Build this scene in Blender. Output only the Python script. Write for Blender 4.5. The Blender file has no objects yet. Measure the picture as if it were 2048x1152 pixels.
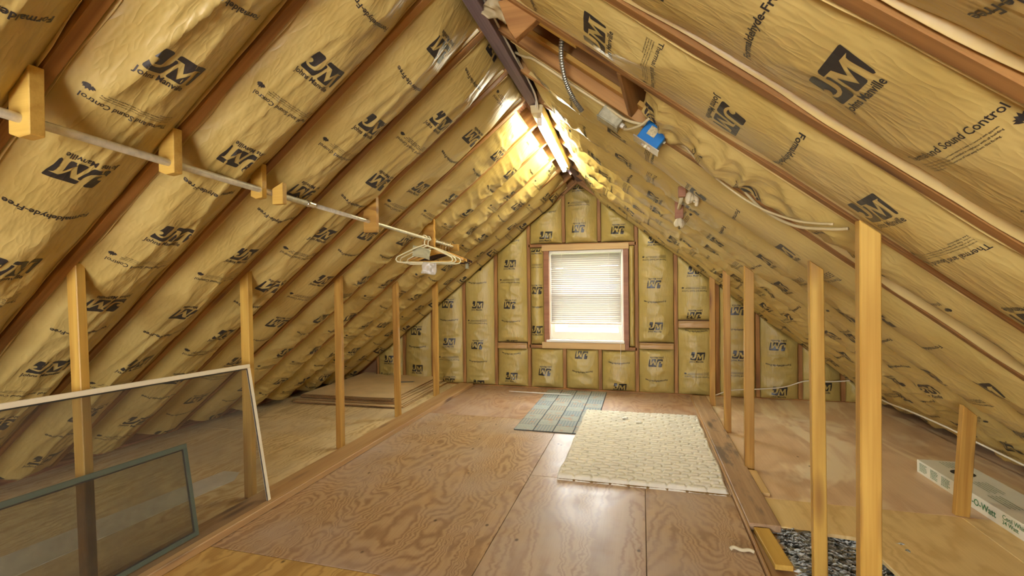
import bpy, bmesh, math, random
import numpy as np
from mathutils import Vector, Matrix

# ------------------------------------------------------------------ camera, world, light
SC = bpy.context.scene
COL = SC.collection
CX, CY, CZ, YAW, PIT, ROL, FPX = 0.4989, -5.4254, 1.1617, 0.2673, 0.0062, -0.0111, 945.55
fw = Vector((-math.sin(YAW) * math.cos(PIT), math.cos(YAW) * math.cos(PIT), -math.sin(PIT)))
rt = Vector((math.cos(YAW), math.sin(YAW), 0))
up = rt.cross(fw)
r2 = rt * math.cos(ROL) + up * math.sin(ROL)
u2 = -rt * math.sin(ROL) + up * math.cos(ROL)
cam_d = bpy.data.cameras.new('camera')
cam = bpy.data.objects.new('camera', cam_d)
COL.objects.link(cam)
cam_d.sensor_width = 36
cam_d.lens = FPX * 36 / 2048
cam_d.clip_start = 0.05
cam.matrix_world = Matrix(((r2.x, u2.x, -fw.x, CX), (r2.y, u2.y, -fw.y, CY), (r2.z, u2.z, -fw.z, CZ), (0, 0, 0, 1)))
SC.camera = cam

world = bpy.data.worlds.new('overcast_sky')
SC.world = world
world.use_nodes = True
bg = world.node_tree.nodes['Background']
bg.inputs['Color'].default_value = (0.95, 0.97, 1.0, 1)
bg.inputs['Strength'].default_value = 15.5

def portal(name, loc, rx, sx, sy):
    ld = bpy.data.lights.new(name, 'AREA')
    ld.shape = 'RECTANGLE'
    ld.size, ld.size_y = sx, sy
    ld.cycles.is_portal = True
    o = bpy.data.objects.new(name, ld)
    o.location = loc
    o.rotation_euler = (rx, 0, 0)
    COL.objects.link(o)
portal('front_window_portal', (-0.1, -0.02, 1.05), math.radians(-90), 0.84, 1.02)
portal('added_window_portal', (-0.15, -8.12, 1.15), math.radians(90), 2.0, 1.3)  # portal for the opening added behind the camera as fill daylight
TUBE_STRENGTH = 45.0

SC.view_settings.view_transform = 'Standard'
SC.view_settings.look = 'None'
SC.view_settings.gamma = 1
SC.view_settings.use_curve_mapping = False
SC.view_settings.exposure = 1.45
SC.cycles.use_denoising = True
SC.cycles.max_bounces = 6
SC.cycles.diffuse_bounces = 4
SC.cycles.glossy_bounces = 2
SC.cycles.transparent_max_bounces = 12
SC.cycles.sample_clamp_indirect = 4
SC.cycles.use_adaptive_sampling = True
SC.cycles.adaptive_threshold = 0.1
SC.cycles.adaptive_min_samples = 16
SC.cycles.caustics_reflective = False
SC.cycles.caustics_refractive = False

# ------------------------------------------------------------------ constants of the place
XR, SL = -0.17, 0.79
TH = math.atan(SL)
CT, ST = math.cos(TH), math.sin(TH)
def zr(y): return 2.30 - 0.02 * (y + 0.22)
def roofp(side, y, s, n=0.0):
    """point on the rafter-bottom plane: side -1 left / +1 right, s metres down the slope, n towards the room"""
    return Vector((XR + side * CT * s - side * ST * n, y, zr(y) - ST * s - CT * n))
def YL(k): return -0.10 - 0.4064 * (k - 0.07)
def YRr(k): return -0.10 - 0.4064 * (k - 0.03)
YW = -0.22
random.seed(4)

# ------------------------------------------------------------------ object helpers
def link(name, me, mat=None, parent=None, smooth=False):
    o = bpy.data.objects.new(name, me)
    COL.objects.link(o)
    if mat is not None and not me.materials:
        me.materials.append(mat)
    if smooth:
        me.polygons.foreach_set('use_smooth', [True] * len(me.polygons))
    if parent is not None:
        o.parent = parent
    return o
def tag(o, label, cat, group=None):
    o['label'] = label
    o['category'] = cat
    if group: o['group'] = group
    return o
def struct(o, label=None):
    o['kind'] = 'structure'
    if label: o['label'] = label
    return o
def empty(name, loc=(0, 0, 0), rz=0):
    o = bpy.data.objects.new(name, None)
    o.empty_display_size = 0.05
    o.location = loc
    o.rotation_euler = (0, 0, rz)
    COL.objects.link(o)
    return o

class MB:
    def __init__(s): s.v, s.f = [], []
    def add(s, vs, fs):
        b = len(s.v)
        s.v += [tuple(p) for p in vs]
        s.f += [tuple(i + b for i in f) for f in fs]
        return s
    def box(s, x0, x1, y0, y1, z0, z1):
        return s.add([(x0, y0, z0), (x1, y0, z0), (x1, y1, z0), (x0, y1, z0), (x0, y0, z1), (x1, y0, z1), (x1, y1, z1), (x0, y1, z1)],
                     [(0, 3, 2, 1), (4, 5, 6, 7), (0, 1, 5, 4), (1, 2, 6, 5), (2, 3, 7, 6), (3, 0, 4, 7)])
    def tube(s, pts, r, seg=10, caps=True, closed=False):
        P = [Vector(p) for p in pts]
        n = len(P)
        rr = r if isinstance(r, (list, tuple)) else [r] * n
        t0 = (P[1] - P[0]).normalized()
        nrm = t0.orthogonal().normalized()
        b = len(s.v)
        prev = t0
        for i in range(n):
            if closed: t = (P[(i + 1) % n] - P[i - 1]).normalized()
            elif i == 0: t = t0
            elif i == n - 1: t = (P[-1] - P[-2]).normalized()
            else: t = ((P[i + 1] - P[i]).normalized() + (P[i] - P[i - 1]).normalized()).normalized()
            q = prev.rotation_difference(t)
            nrm = (q @ nrm).normalized()
            prev = t
            bn = t.cross(nrm)
            for j in range(seg):
                a = 2 * math.pi * j / seg
                s.v.append(tuple(P[i] + (nrm * math.cos(a) + bn * math.sin(a)) * rr[i]))
        m = n if closed else n - 1
        for i in range(m):
            for j in range(seg):
                i2 = (i + 1) % n
                s.f.append((b + i * seg + j, b + i * seg + (j + 1) % seg, b + i2 * seg + (j + 1) % seg, b + i2 * seg + j))
        if caps and not closed:
            s.f.append(tuple(b + j for j in reversed(range(seg))))
            s.f.append(tuple(b + (n - 1) * seg + j for j in range(seg)))
        return s
    def prism(s, poly, d):
        """poly: 3d points (planar loop); d: extrusion vector"""
        n = len(poly)
        d = Vector(d)
        vs = [Vector(p) for p in poly] + [Vector(p) + d for p in poly]
        fs = [tuple(reversed(range(n))), tuple(range(n, 2 * n))] + [(i, (i + 1) % n, n + (i + 1) % n, n + i) for i in range(n)]
        return s.add(vs, fs)
    def mesh(s, name):
        me = bpy.data.meshes.new(name)
        me.from_pydata(s.v, [], s.f)
        me.update()
        return me
    def build(s, name, mat, parent=None, smooth=False, bevel=0, auto=True):
        me = s.mesh(name)
        if bevel or auto:
            bm = bmesh.new()
            bm.from_mesh(me)
            if auto: bmesh.ops.recalc_face_normals(bm, faces=bm.faces)
            if bevel:
                bmesh.ops.bevel(bm, geom=[e for e in bm.edges if len(e.link_faces) == 2 and e.calc_face_angle(0) > 0.6], offset=bevel, segments=1, affect='EDGES')
            bm.to_mesh(me)
            bm.free()
        return link(name, me, mat, parent, smooth)

def smoothpath(pts, n=8):
    P = [Vector(p) for p in pts]
    out = []
    for i in range(len(P) - 1):
        p0, p1, p2, p3 = P[max(i - 1, 0)], P[i], P[i + 1], P[min(i + 2, len(P) - 1)]
        for k in range(n):
            t = k / n
            out.append(0.5 * ((2 * p1) + (p2 - p0) * t + (2 * p0 - 5 * p1 + 4 * p2 - p3) * t * t + (3 * p1 - p0 - 3 * p2 + p3) * t ** 3))
    out.append(P[-1])
    return out

BOARDS = {}
def board(name, p0, p1, wdir, w, t, mat, parent=None, bevel=0.002, cut=(0, 0), skew=(0, 0)):
    """box with local X along p0->p1, local Y along wdir (width w), local Z thickness t, centred on the axis.
    cut = how far the ends slide per unit of local Y (mitred ends); skew the same per unit of local Z"""
    p0, p1 = Vector(p0), Vector(p1)
    L = (p1 - p0).length
    X = (p1 - p0).normalized()
    Y = Vector(wdir)
    Y = (Y - X * Y.dot(X)).normalized()
    Z = X.cross(Y)
    mb = MB()
    vs = []
    for z in (-t / 2, t / 2):
        for (e, y) in ((0, -w / 2), (1, -w / 2), (1, w / 2), (0, w / 2)):
            vs.append(((L if e else 0) + cut[e] * y + skew[e] * z, y, z))
    mb.add(vs, [(0, 3, 2, 1), (4, 5, 6, 7), (0, 1, 5, 4), (1, 2, 6, 5), (2, 3, 7, 6), (3, 0, 4, 7)])
    o = mb.build(name, mat, None, bevel=min(bevel, t / 4, w / 4))
    M = Matrix(((X.x, Y.x, Z.x, p0.x), (X.y, Y.y, Z.y, p0.y), (X.z, Y.z, Z.z, p0.z), (0, 0, 0, 1)))
    o.matrix_world = M
    if parent is not None:
        o.parent = parent
        bpy.context.view_layer.update() if False else None
        o.matrix_parent_inverse = parent.matrix_basis.inverted()
    return o

# ------------------------------------------------------------------ material helpers
class NT:
    def __init__(s, name, rough=0.6):
        s.m = bpy.data.materials.new(name)
        s.m.use_nodes = True
        s.t = s.m.node_tree
        s.p = s.t.nodes['Principled BSDF']
        s.p.inputs['Roughness'].default_value = rough
    def n(s, ty, ins=None, **props):
        nd = s.t.nodes.new('ShaderNode' + ty)
        for k, v in props.items(): setattr(nd, k, v)
        for k, v in (ins or {}).items():
            if isinstance(v, bpy.types.NodeSocket): s.t.links.new(v, nd.inputs[k])
            else: nd.inputs[k].default_value = v
        return nd
    def set(s, k, v):
        if isinstance(v, bpy.types.NodeSocket): s.t.links.new(v, s.p.inputs[k])
        else: s.p.inputs[k].default_value = v
    def math(s, op, a, b=0.0, c=0.0):
        return s.n('Math', {0: a, 1: b, 2: c}, operation=op).outputs[0]
    def mix(s, f, a, b, blend='MIX'):
        nd = s.t.nodes.new('ShaderNodeMix')
        nd.data_type = 'RGBA'
        nd.blend_type = blend
        for k, v in ((0, f), (6, a), (7, b)):
            if isinstance(v, bpy.types.NodeSocket): s.t.links.new(v, nd.inputs[k])
            else: nd.inputs[k].default_value = v
        return nd.outputs[2]
    def mapr(s, v, a, b, c=0.0, d=1.0):
        return s.n('MapRange', {0: v, 1: a, 2: b, 3: c, 4: d}).outputs[0]
    def noise(s, vec, scale=1.0, detail=2.0, rough=0.5, dist=0.0):
        return s.n('TexNoise', {'Vector': vec, 'Scale': scale, 'Detail': detail, 'Roughness': rough, 'Distortion': dist}).outputs[0]
    def mapping(s, vec, sc=(1, 1, 1), loc=(0, 0, 0), rot=(0, 0, 0)):
        return s.n('Mapping', {'Vector': vec, 'Scale': sc, 'Location': loc, 'Rotation': rot}).outputs[0]
    def bump(s, h, strength=0.3, dist=0.01, normal=None):
        ins = {'Height': h, 'Strength': strength, 'Distance': dist}
        if normal is not None: ins['Normal'] = normal
        return s.n('Bump', ins).outputs[0]
def C(r, g, b): return (r, g, b, 1)

def plain(name, col, rough=0.5, metal=0.0, spec=None, bumpsc=0, bumpst=0.2, var=0.0, varscale=6):
    t = NT(name, rough)
    t.set('Metallic', metal)
    tc = t.n('TexCoord').outputs['Object']
    if var:
        n = t.noise(tc, varscale, 4, 0.6)
        d = tuple(max(0, c * (1 - var)) for c in col[:3]) + (1,)
        l = tuple(min(1, c * (1 + var)) for c in col[:3]) + (1,)
        t.set('Base Color', t.mix(t.mapr(n, 0.3, 0.7), d, l))
    else:
        t.set('Base Color', col)
    if spec is not None: t.set('Specular IOR Level', spec)
    if bumpsc: t.set('Normal', t.bump(t.noise(tc, bumpsc, 3), bumpst, 0.004))
    return t.m

def wood(name, light, dark, knot=None, rough=0.55, ring=30.0, rings=0.45, streak=1.0, spec=0.35, stain=None):
    t = NT(name, rough)
    tc = t.n('TexCoord').outputs['Object']
    rnd = t.n('ObjectInfo').outputs['Random']
    off = t.n('CombineXYZ', {0: t.math('MULTIPLY', rnd, 37.0), 1: t.math('MULTIPLY', rnd, 11.0), 2: t.math('MULTIPLY', rnd, 23.0)}).outputs[0]
    v = t.n('VectorMath', {0: tc, 1: off}, operation='ADD').outputs[0]
    n1 = t.noise(t.mapping(v, (0.5, 6.5, 6.5)), 1.6, 1.5, 0.5)
    rg = t.math('MULTIPLY_ADD', t.math('SINE', t.math('MULTIPLY', n1, ring)), 0.5, 0.5)
    n2 = t.noise(t.mapping(v, (2.5 * streak, 110, 110)), 1.0, 2, 0.65)
    n3 = t.noise(t.mapping(v, (0.8, 3, 3)), 1.3, 2)
    f = t.math('ADD', t.math('MULTIPLY', rg, rings), t.math('MULTIPLY', n2, 1.0 - rings))
    f = t.mapr(t.math('ADD', f, t.math('MULTIPLY', n3, 0.5)), 0.45, 1.05)
    col = t.mix(f, dark, light)
    if knot:
        vo = t.n('TexVoronoi', {'Vector': t.mapping(v, (2.0, 11, 11)), 'Scale': 1.0, 'Randomness': 1.0})
        gate = t.math('GREATER_THAN', t.n('SeparateColor', {0: vo.outputs['Color']}).outputs[0], 0.5)
        k = t.math('MULTIPLY', t.mapr(vo.outputs['Distance'], 0.10, 0.28, 1, 0), gate)
        col = t.mix(t.math('MULTIPLY', k, 0.8), col, knot)
    if stain:
        sn = t.noise(t.mapping(v, (1.6, 5, 5)), 2.2, 3, 0.65)
        col = t.mix(t.mapr(sn, 0.52, 0.66, 0, 0.75), col, stain)
    t.set('Base Color', col)
    t.set('Specular IOR Level', spec)
    
    return t.m

def plywood(name, light, dark, grey=None, axis='Y', freq=70.0, seed=0.0, rough=0.42, line=0.55, patch=None, across=5.0):
    t = NT(name, rough)
    tc = t.n('TexCoord').outputs['Object']
    v0 = t.n('VectorMath', {0: tc, 1: (seed * 3.1, seed * 1.7, 0)}, operation='ADD').outputs[0]
    wig = t.n('TexNoise', {'Vector': v0, 'Scale': 16.0, 'Detail': 3.0}).outputs['Color']
    wv = t.n('VectorMath', {0: t.n('VectorMath', {0: wig, 1: (0.5, 0.5, 0.5)}, operation='SUBTRACT').outputs[0], 1: (0.07, 0.07, 0.0)}, operation='MULTIPLY').outputs[0]
    v = t.n('VectorMath', {0: v0, 1: wv}, operation='ADD').outputs[0]
    sc = (across, 1.0, 1) if axis == 'Y' else (1.0, across, 1)
    n = t.noise(t.mapping(v, sc), 0.9, 1.5, 0.45, 0.4)
    ln = t.math('MULTIPLY_ADD', t.math('SINE', t.math('MULTIPLY', n, freq)), 0.5, 0.5)
    ln = t.math('POWER', ln, 1.6)
    sf = (120, 4, 1) if axis == 'Y' else (4, 120, 1)
    fine = t.noise(t.mapping(v0, sf), 1.0, 2, 0.7)
    f = t.math('ADD', t.math('MULTIPLY', ln, line), t.math('MULTIPLY', fine, 1 - line))
    col = t.mix(t.mapr(f, 0.15, 0.85), light, dark)
    big = t.noise(v0, 1.7, 4, 0.6)
    if grey: col = t.mix(t.mapr(big, 0.42, 0.68, 0, 0.75), col, grey)
    if patch:
        pn = t.noise(t.mapping(v0, (2.4, 0.7, 1) if axis == 'Y' else (0.7, 2.4, 1)), 1.1, 3, 0.6, 1.6)
        col = t.mix(t.mapr(pn, 0.50, 0.60), col, patch)
    vo = t.n('TexVoronoi', {'Vector': t.mapping(v0, (3.2, 2.2, 1) if axis == 'Y' else (2.2, 3.2, 1)), 'Scale': 2.4, 'Randomness': 1.0})
    kn = t.math('MULTIPLY', t.mapr(vo.outputs['Distance'], 0.035, 0.085, 0.9, 0), t.math('GREATER_THAN', t.n('SeparateColor', {0: vo.outputs['Color']}).outputs[0], 0.45))
    col = t.mix(kn, col, C(dark[0] * 0.25, dark[1] * 0.22, dark[2] * 0.2))
    t.set('Base Color', col)
    t.set('Roughness', t.mapr(t.noise(v0, 5, 4), 0.3, 0.7, rough - 0.08, rough + 0.12))
    return t.m

def kraft(name, c1, c2, bump=0.4, rough=0.38):
    t = NT(name, rough)
    uv = t.n('TexCoord').outputs['UV']
    a = t.noise(uv, 3.0, 2, 0.55)
    t.set('Base Color', t.mix(t.mapr(a, 0.3, 0.7), c1, c2))
    w1 = t.noise(t.mapping(uv, (30, 7, 1), (0, 0, 0), (0, 0, 0.25)), 1.0, 2, 0.55)
    w2 = t.noise(t.mapping(uv, (70, 26, 1), (0, 0, 0), (0, 0, -0.4)), 1.0, 1, 0.5)
    rid = t.math('POWER', t.math('SUBTRACT', 1.0, t.math('ABSOLUTE', t.math('MULTIPLY_ADD', w1, 2.0, -1.0))), 3.0)
    h = t.math('ADD', rid, t.math('MULTIPLY', w2, 0.5))
    t.set('Normal', t.bump(h, bump, 0.004))
    t.set('Specular IOR Level', 0.7)
    return t.m

M_KRAFT = kraft('kraft_facing', C(0.46, 0.325, 0.09), C(0.54, 0.40, 0.135))
M_KRAFTW = kraft('kraft_facing_wall', C(0.43, 0.315, 0.08), C(0.50, 0.375, 0.11), 0.4, 0.46)
M_FLANGE = kraft('kraft_flange', C(0.58, 0.42, 0.14), C(0.66, 0.50, 0.20), 0.2)
M_INK = kraft('black_ink', C(0.018, 0.015, 0.014), C(0.028, 0.023, 0.021), 0.3, 0.42)
M_RAFTER = wood('rafter_wood', C(0.43, 0.215, 0.062), C(0.225, 0.098, 0.025), C(0.08, 0.03, 0.012))
M_STUD = wood('stud_wood', C(0.42, 0.205, 0.058), C(0.235, 0.098, 0.026), C(0.07, 0.025, 0.01))
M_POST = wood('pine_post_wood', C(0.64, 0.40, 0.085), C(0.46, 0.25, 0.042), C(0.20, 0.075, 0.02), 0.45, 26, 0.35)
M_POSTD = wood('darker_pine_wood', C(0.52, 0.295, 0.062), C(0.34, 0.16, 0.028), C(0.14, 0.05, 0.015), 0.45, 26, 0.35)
M_BLOCK = wood('block_wood', C(0.66, 0.42, 0.09), C(0.50, 0.285, 0.05), None, 0.5, 20, 0.3)
M_RIDGE = wood('weathered_ridge_wood', C(0.27, 0.20, 0.205), C(0.13, 0.09, 0.095), None, 0.6, 18, 0.3)
M_SHEATH = wood('roof_sheathing_wood', C(0.42, 0.19, 0.085), C(0.20, 0.075, 0.032), None, 0.6, 90, 0.6)
M_SLEEPER = wood('sleeper_wood', C(0.54, 0.345, 0.155), C(0.37, 0.20, 0.08), C(0.10, 0.055, 0.04), 0.5, 16, 0.25)
M_SLEEPERS = wood('stained_sleeper_wood', C(0.48, 0.32, 0.17), C(0.30, 0.175, 0.09), C(0.05, 0.04, 0.035), 0.5, 16, 0.25, stain=C(0.10, 0.085, 0.075))
M_WINWOOD = wood('window_jamb_wood', C(0.35, 0.15, 0.06), C(0.22, 0.08, 0.03), None, 0.45, 14, 0.25)
M_CASING = wood('window_casing_wood', C(0.66, 0.45, 0.19), C(0.52, 0.315, 0.115), None, 0.5, 14, 0.25)
M_PLYC = plywood('floor_plywood_centre', C(0.53, 0.355, 0.185), C(0.30, 0.165, 0.075), C(0.47, 0.365, 0.28), 'Y', 190, 1.0, 0.38, across=4.0)
M_PLYC2 = plywood('floor_plywood_worn', C(0.53, 0.38, 0.235), C(0.36, 0.22, 0.13), C(0.50, 0.41, 0.34), 'Y', 70, 5.0, 0.36, across=6.0)
M_PLYR = plywood('floor_plywood_red', C(0.46, 0.285, 0.155), C(0.32, 0.165, 0.08), C(0.50, 0.37, 0.28), 'Y', 110, 9.0, 0.42, across=4)
M_PLYN = plywood('floor_plywood_honey', C(0.64, 0.41, 0.13), C(0.42, 0.235, 0.06), None, 'Y', 80, 13.0, 0.42)
M_PLYL = plywood('floor_plywood_pale', C(0.92, 0.735, 0.41), C(0.62, 0.42, 0.165), C(0.74, 0.60, 0.38), 'Y', 75, 17.0, 0.44, across=7)
M_PLYRS = plywood('floor_plywood_rose', C(0.80, 0.575, 0.34), C(0.62, 0.40, 0.22), None, 'Y', 34, 21.0, 0.38, 0.35, patch=C(0.90, 0.73, 0.47), across=3)
M_PLYRN = plywood('floor_plywood_tan', C(0.84, 0.62, 0.275), C(0.66, 0.44, 0.165), None, 'Y', 60, 25.0, 0.44, 0.4)
M_GALV = plain('galvanised_metal', C(0.72, 0.68, 0.54), 0.38, 0.4, var=0.2, varscale=30)
M_GALVB = plain('dusty_galvanised_box', C(0.42, 0.38, 0.24), 0.5, 0.5, var=0.25, varscale=40)
M_STEEL = plain('bright_steel', C(0.75, 0.72, 0.62), 0.25, 0.9)
M_BLUE = plain('blue_plastic', C(0.006, 0.16, 0.45), 0.4)
M_WHITEPL = plain('ivory_plastic', C(0.72, 0.66, 0.42), 0.4)
M_CABLE = plain('ivory_cable', C(0.62, 0.50, 0.26), 0.5)
M_WCABLE = plain('white_cable', C(0.74, 0.67, 0.52), 0.5)
M_WHITE = plain('white_paint', C(0.80, 0.76, 0.66), 0.45)
M_CREAM = plain('cream_enamel', C(0.88, 0.80, 0.58), 0.35)
M_GREEN = plain('sage_green_enamel', C(0.17, 0.25, 0.185), 0.35)
M_DARK = plain('dark_rubber', C(0.03, 0.028, 0.025), 0.6)
M_BLACKW = wood('dark_stained_wood', C(0.07, 0.03, 0.018), C(0.025, 0.012, 0.009), None, 0.35, 14, 0.3)
M_HANGW = wood('golden_hanger_wood', C(0.72, 0.42, 0.09), C(0.55, 0.28, 0.05), None, 0.35, 14, 0.3)
M_CARD = plain('cardboard', C(0.74, 0.54, 0.28), 0.75, var=0.10, varscale=4, bumpsc=60, bumpst=0.08)
M_CARDE = plain('cardboard_edge', C(0.36, 0.20, 0.07), 0.85, var=0.35, varscale=90)
M_PAPER = plain('crumpled_paper', C(0.70, 0.58, 0.36), 0.6, bumpsc=30, bumpst=0.5)
M_FIXT = plain('fixture_enamel', C(0.68, 0.56, 0.30), 0.35)
M_ALU = plain('dull_aluminium', C(0.82, 0.80, 0.72), 0.4, 0.1, var=0.1, varscale=10)
M_BOX = plain('white_carton', C(0.80, 0.77, 0.62), 0.6, var=0.04, varscale=5)
M_GREENINK = plain('green_ink', C(0.06, 0.20, 0.07), 0.6)

# ------------------------------------------------------------------ noise
def vnoise(x, y, seed=0):
    x = np.asarray(x, float) + 1000.0
    y = np.asarray(y, float) + 1000.0
    xi, yi = np.floor(x), np.floor(y)
    fx, fy = x - xi, y - yi
    fx, fy = fx * fx * (3 - 2 * fx), fy * fy * (3 - 2 * fy)
    def h(a, b):
        q = (a.astype(np.uint64) * np.uint64(374761393) + b.astype(np.uint64) * np.uint64(668265263) + np.uint64(seed * 2654435 + 12345)) & np.uint64(0xffffffff)
        q = ((q ^ (q >> np.uint64(13))) * np.uint64(1274126177)) & np.uint64(0xffffffff)
        q = q ^ (q >> np.uint64(16))
        return (q & np.uint64(0xffff)).astype(float) / 65535.0
    a, b, c, d = h(xi, yi), h(xi + 1, yi), h(xi, yi + 1), h(xi + 1, yi + 1)
    return (a * (1 - fx) + b * fx) * (1 - fy) + (c * (1 - fx) + d * fx) * fy
def fold(x, y, seed=0): return 1 - np.abs(2 * vnoise(x, y, seed) - 1)

# ------------------------------------------------------------------ printed matter templates (reading direction a, up b)
def text_tpl(txt, width=None, height=None, bold=0.0, align='CENTER', res=2, sx=1.0):
    cu = bpy.data.curves.new('lettering', 'FONT')
    cu.body = txt
    cu.size = 1.0
    cu.offset = bold
    cu.resolution_u = res
    cu.align_x = 'CENTER' if align == 'CENTER' else 'LEFT'
    o = bpy.data.objects.new('lettering', cu)
    COL.objects.link(o)
    dg = bpy.context.evaluated_depsgraph_get()
    dg.update()
    me = bpy.data.meshes.new_from_object(o.evaluated_get(dg))
    me.calc_loop_triangles()
    V = np.array([v.co[:2] for v in me.vertices], float).reshape(-1, 2)
    F = np.array([t.vertices[:] for t in me.loop_triangles], int).reshape(-1, 3)
    bpy.data.objects.remove(o)
    bpy.data.curves.remove(cu)
    bpy.data.meshes.remove(me)
    V[:, 0] *= sx
    w = V[:, 0].max() - V[:, 0].min()
    k = width / w if width else height / 0.70
    V = V * k
    if align == 'CENTER': V[:, 0] -= (V[:, 0].max() + V[:, 0].min()) / 2
    return V, F
def join(*parts):
    vs, fs, b = [], [], 0
    for V, F in parts:
        vs.append(V)
        fs.append(F + b)
        b += len(V)
    return np.concatenate(vs), np.concatenate(fs)
def move(T, da, db): return T[0] + np.array([da, db]), T[1]
def polys_tpl(polys, grid=0.011):
    bm = bmesh.new()
    for P in polys:
        bm.faces.new([bm.verts.new((x, y, 0)) for x, y in P])
    bmesh.ops.triangulate(bm, faces=bm.faces[:])
    A = np.array([p for P in polys for p in P])
    for ax in (0, 1):
        g = A[:, ax].min() + grid
        while g < A[:, ax].max():
            co = [0, 0, 0]
            no = [0, 0, 0]
            co[ax], no[ax] = g, 1
            bmesh.ops.bisect_plane(bm, geom=bm.verts[:] + bm.edges[:] + bm.faces[:], plane_co=co, plane_no=no)
            g += grid
    bmesh.ops.triangulate(bm, faces=bm.faces[:])
    bm.verts.index_update()
    V = np.array([v.co[:2] for v in bm.verts])
    F = np.array([[v.index for v in f.verts] for f in bm.faces])
    bm.free()
    # keep faces counter-clockwise
    a, b, c = V[F[:, 0]], V[F[:, 1]], V[F[:, 2]]
    cr = (b[:, 0] - a[:, 0]) * (c[:, 1] - a[:, 1]) - (b[:, 1] - a[:, 1]) * (c[:, 0] - a[:, 0])
    F[cr < 0] = F[cr < 0][:, ::-1]
    return V, F

def slab(P):
    W, Hh, SH = 0.134, 0.076, 0.012
    out = []
    for x, y in P:
        dx, dy = x - 270, y - 480
        u = (dx * -320 - 370 * dy) / -436400
        v = (855 * dy - 440 * dx) / -436400
        out.append((u * W + v * SH - W / 2, v * Hh - Hh / 2))
    return out
LOGO_P = [slab(p) for p in (
    [(690, 158), (840, 235), (862, 265), (850, 292), (640, 460), (600, 480), (555, 474), (500, 450), (462, 414), (530, 406), (566, 385), (574, 362), (560, 330), (528, 310), (485, 305), (640, 178)],
    [(390, 380), (402, 422), (435, 470), (500, 512), (590, 540), (690, 540), (770, 510), (830, 468), (890, 412), (930, 440), (925, 470), (650, 652), (600, 668), (560, 660), (295, 512), (275, 488), (290, 462)],
    [(915, 398), (970, 345), (1010, 340), (1480, 580), (1495, 603), (1410, 690), (1150, 915), (1110, 930), (1090, 905), (1105, 880), (1270, 690), (1310, 655), (1385, 660), (1245, 582), (1015, 662), (1060, 488)],
    [(930, 545), (880, 770), (1170, 660), (1010, 820), (970, 850), (930, 845), (715, 735), (700, 710), (720, 690)])]
T_LOGO = join(polys_tpl(LOGO_P), move(text_tpl('Johns Manville', 0.138, bold=0.018, sx=0.85), -0.006, -0.066))
_ff = text_tpl('Formaldehyde-Free', 0.222, bold=0.022, sx=1.05)
_ff[0][:, 1] -= 1.1 * _ff[0][:, 0] ** 2
T_FF = _ff
FLAME = [(0, 0), (0.006, 0.001), (0.011, 0.005), (0.013, 0.010), (0.011, 0.009), (0.012, 0.014), (0.009, 0.012), (0.009, 0.018), (0.005, 0.015), (0.003, 0.022), (0.000, 0.015), (-0.004, 0.019), (-0.005, 0.013), (-0.010, 0.014), (-0.008, 0.010), (-0.013, 0.009), (-0.009, 0.004), (-0.004, 0.001), (-0.003, 0.005), (0.001, 0.009), (0.004, 0.005)]
T_FLAME = polys_tpl([FLAME], 0.02)
_ts = text_tpl('Thermal and Sound Control', 0.238, bold=0.012, sx=0.9)
_fine = ['WARNING: This kraft facing will burn. Do not leave exposed. It must be covered with gypsum',
         'board or other approved interior finish and installed in compliance with all building',
         'codes. Keep open flame and other sources of heat away from this facing.',
         'See instructions']
_fl = []
for i, ln in enumerate(_fine):
    w = (0.200, 0.200, 0.190, 0.05)[i]
    T = text_tpl(ln, w, bold=0.012, res=1)
    _fl.append(move(T, -0.012 - (0.2 - w) / 2, -0.016 - 0.0078 * i))
T_TS = join(_ts, move(T_FLAME, 0.112, -0.034), *_fl)
_bars = []
for i in range(4):
    w = (0.200, 0.200, 0.190, 0.05)[i]
    x = -0.112
    rr = random.Random(i)
    P = []
    while x < -0.112 + w:
        d = rr.uniform(0.006, 0.018)
        P.append([(x, -0.016 - 0.0078 * i), (x + d, -0.016 - 0.0078 * i), (x + d, -0.0128 - 0.0078 * i), (x, -0.0128 - 0.0078 * i)])
        x += d + 0.0035
    _bars.append(polys_tpl(P, 0.05))
T_TSFAR = join(_ts, move(T_FLAME, 0.112, -0.034), *_bars)

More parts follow.
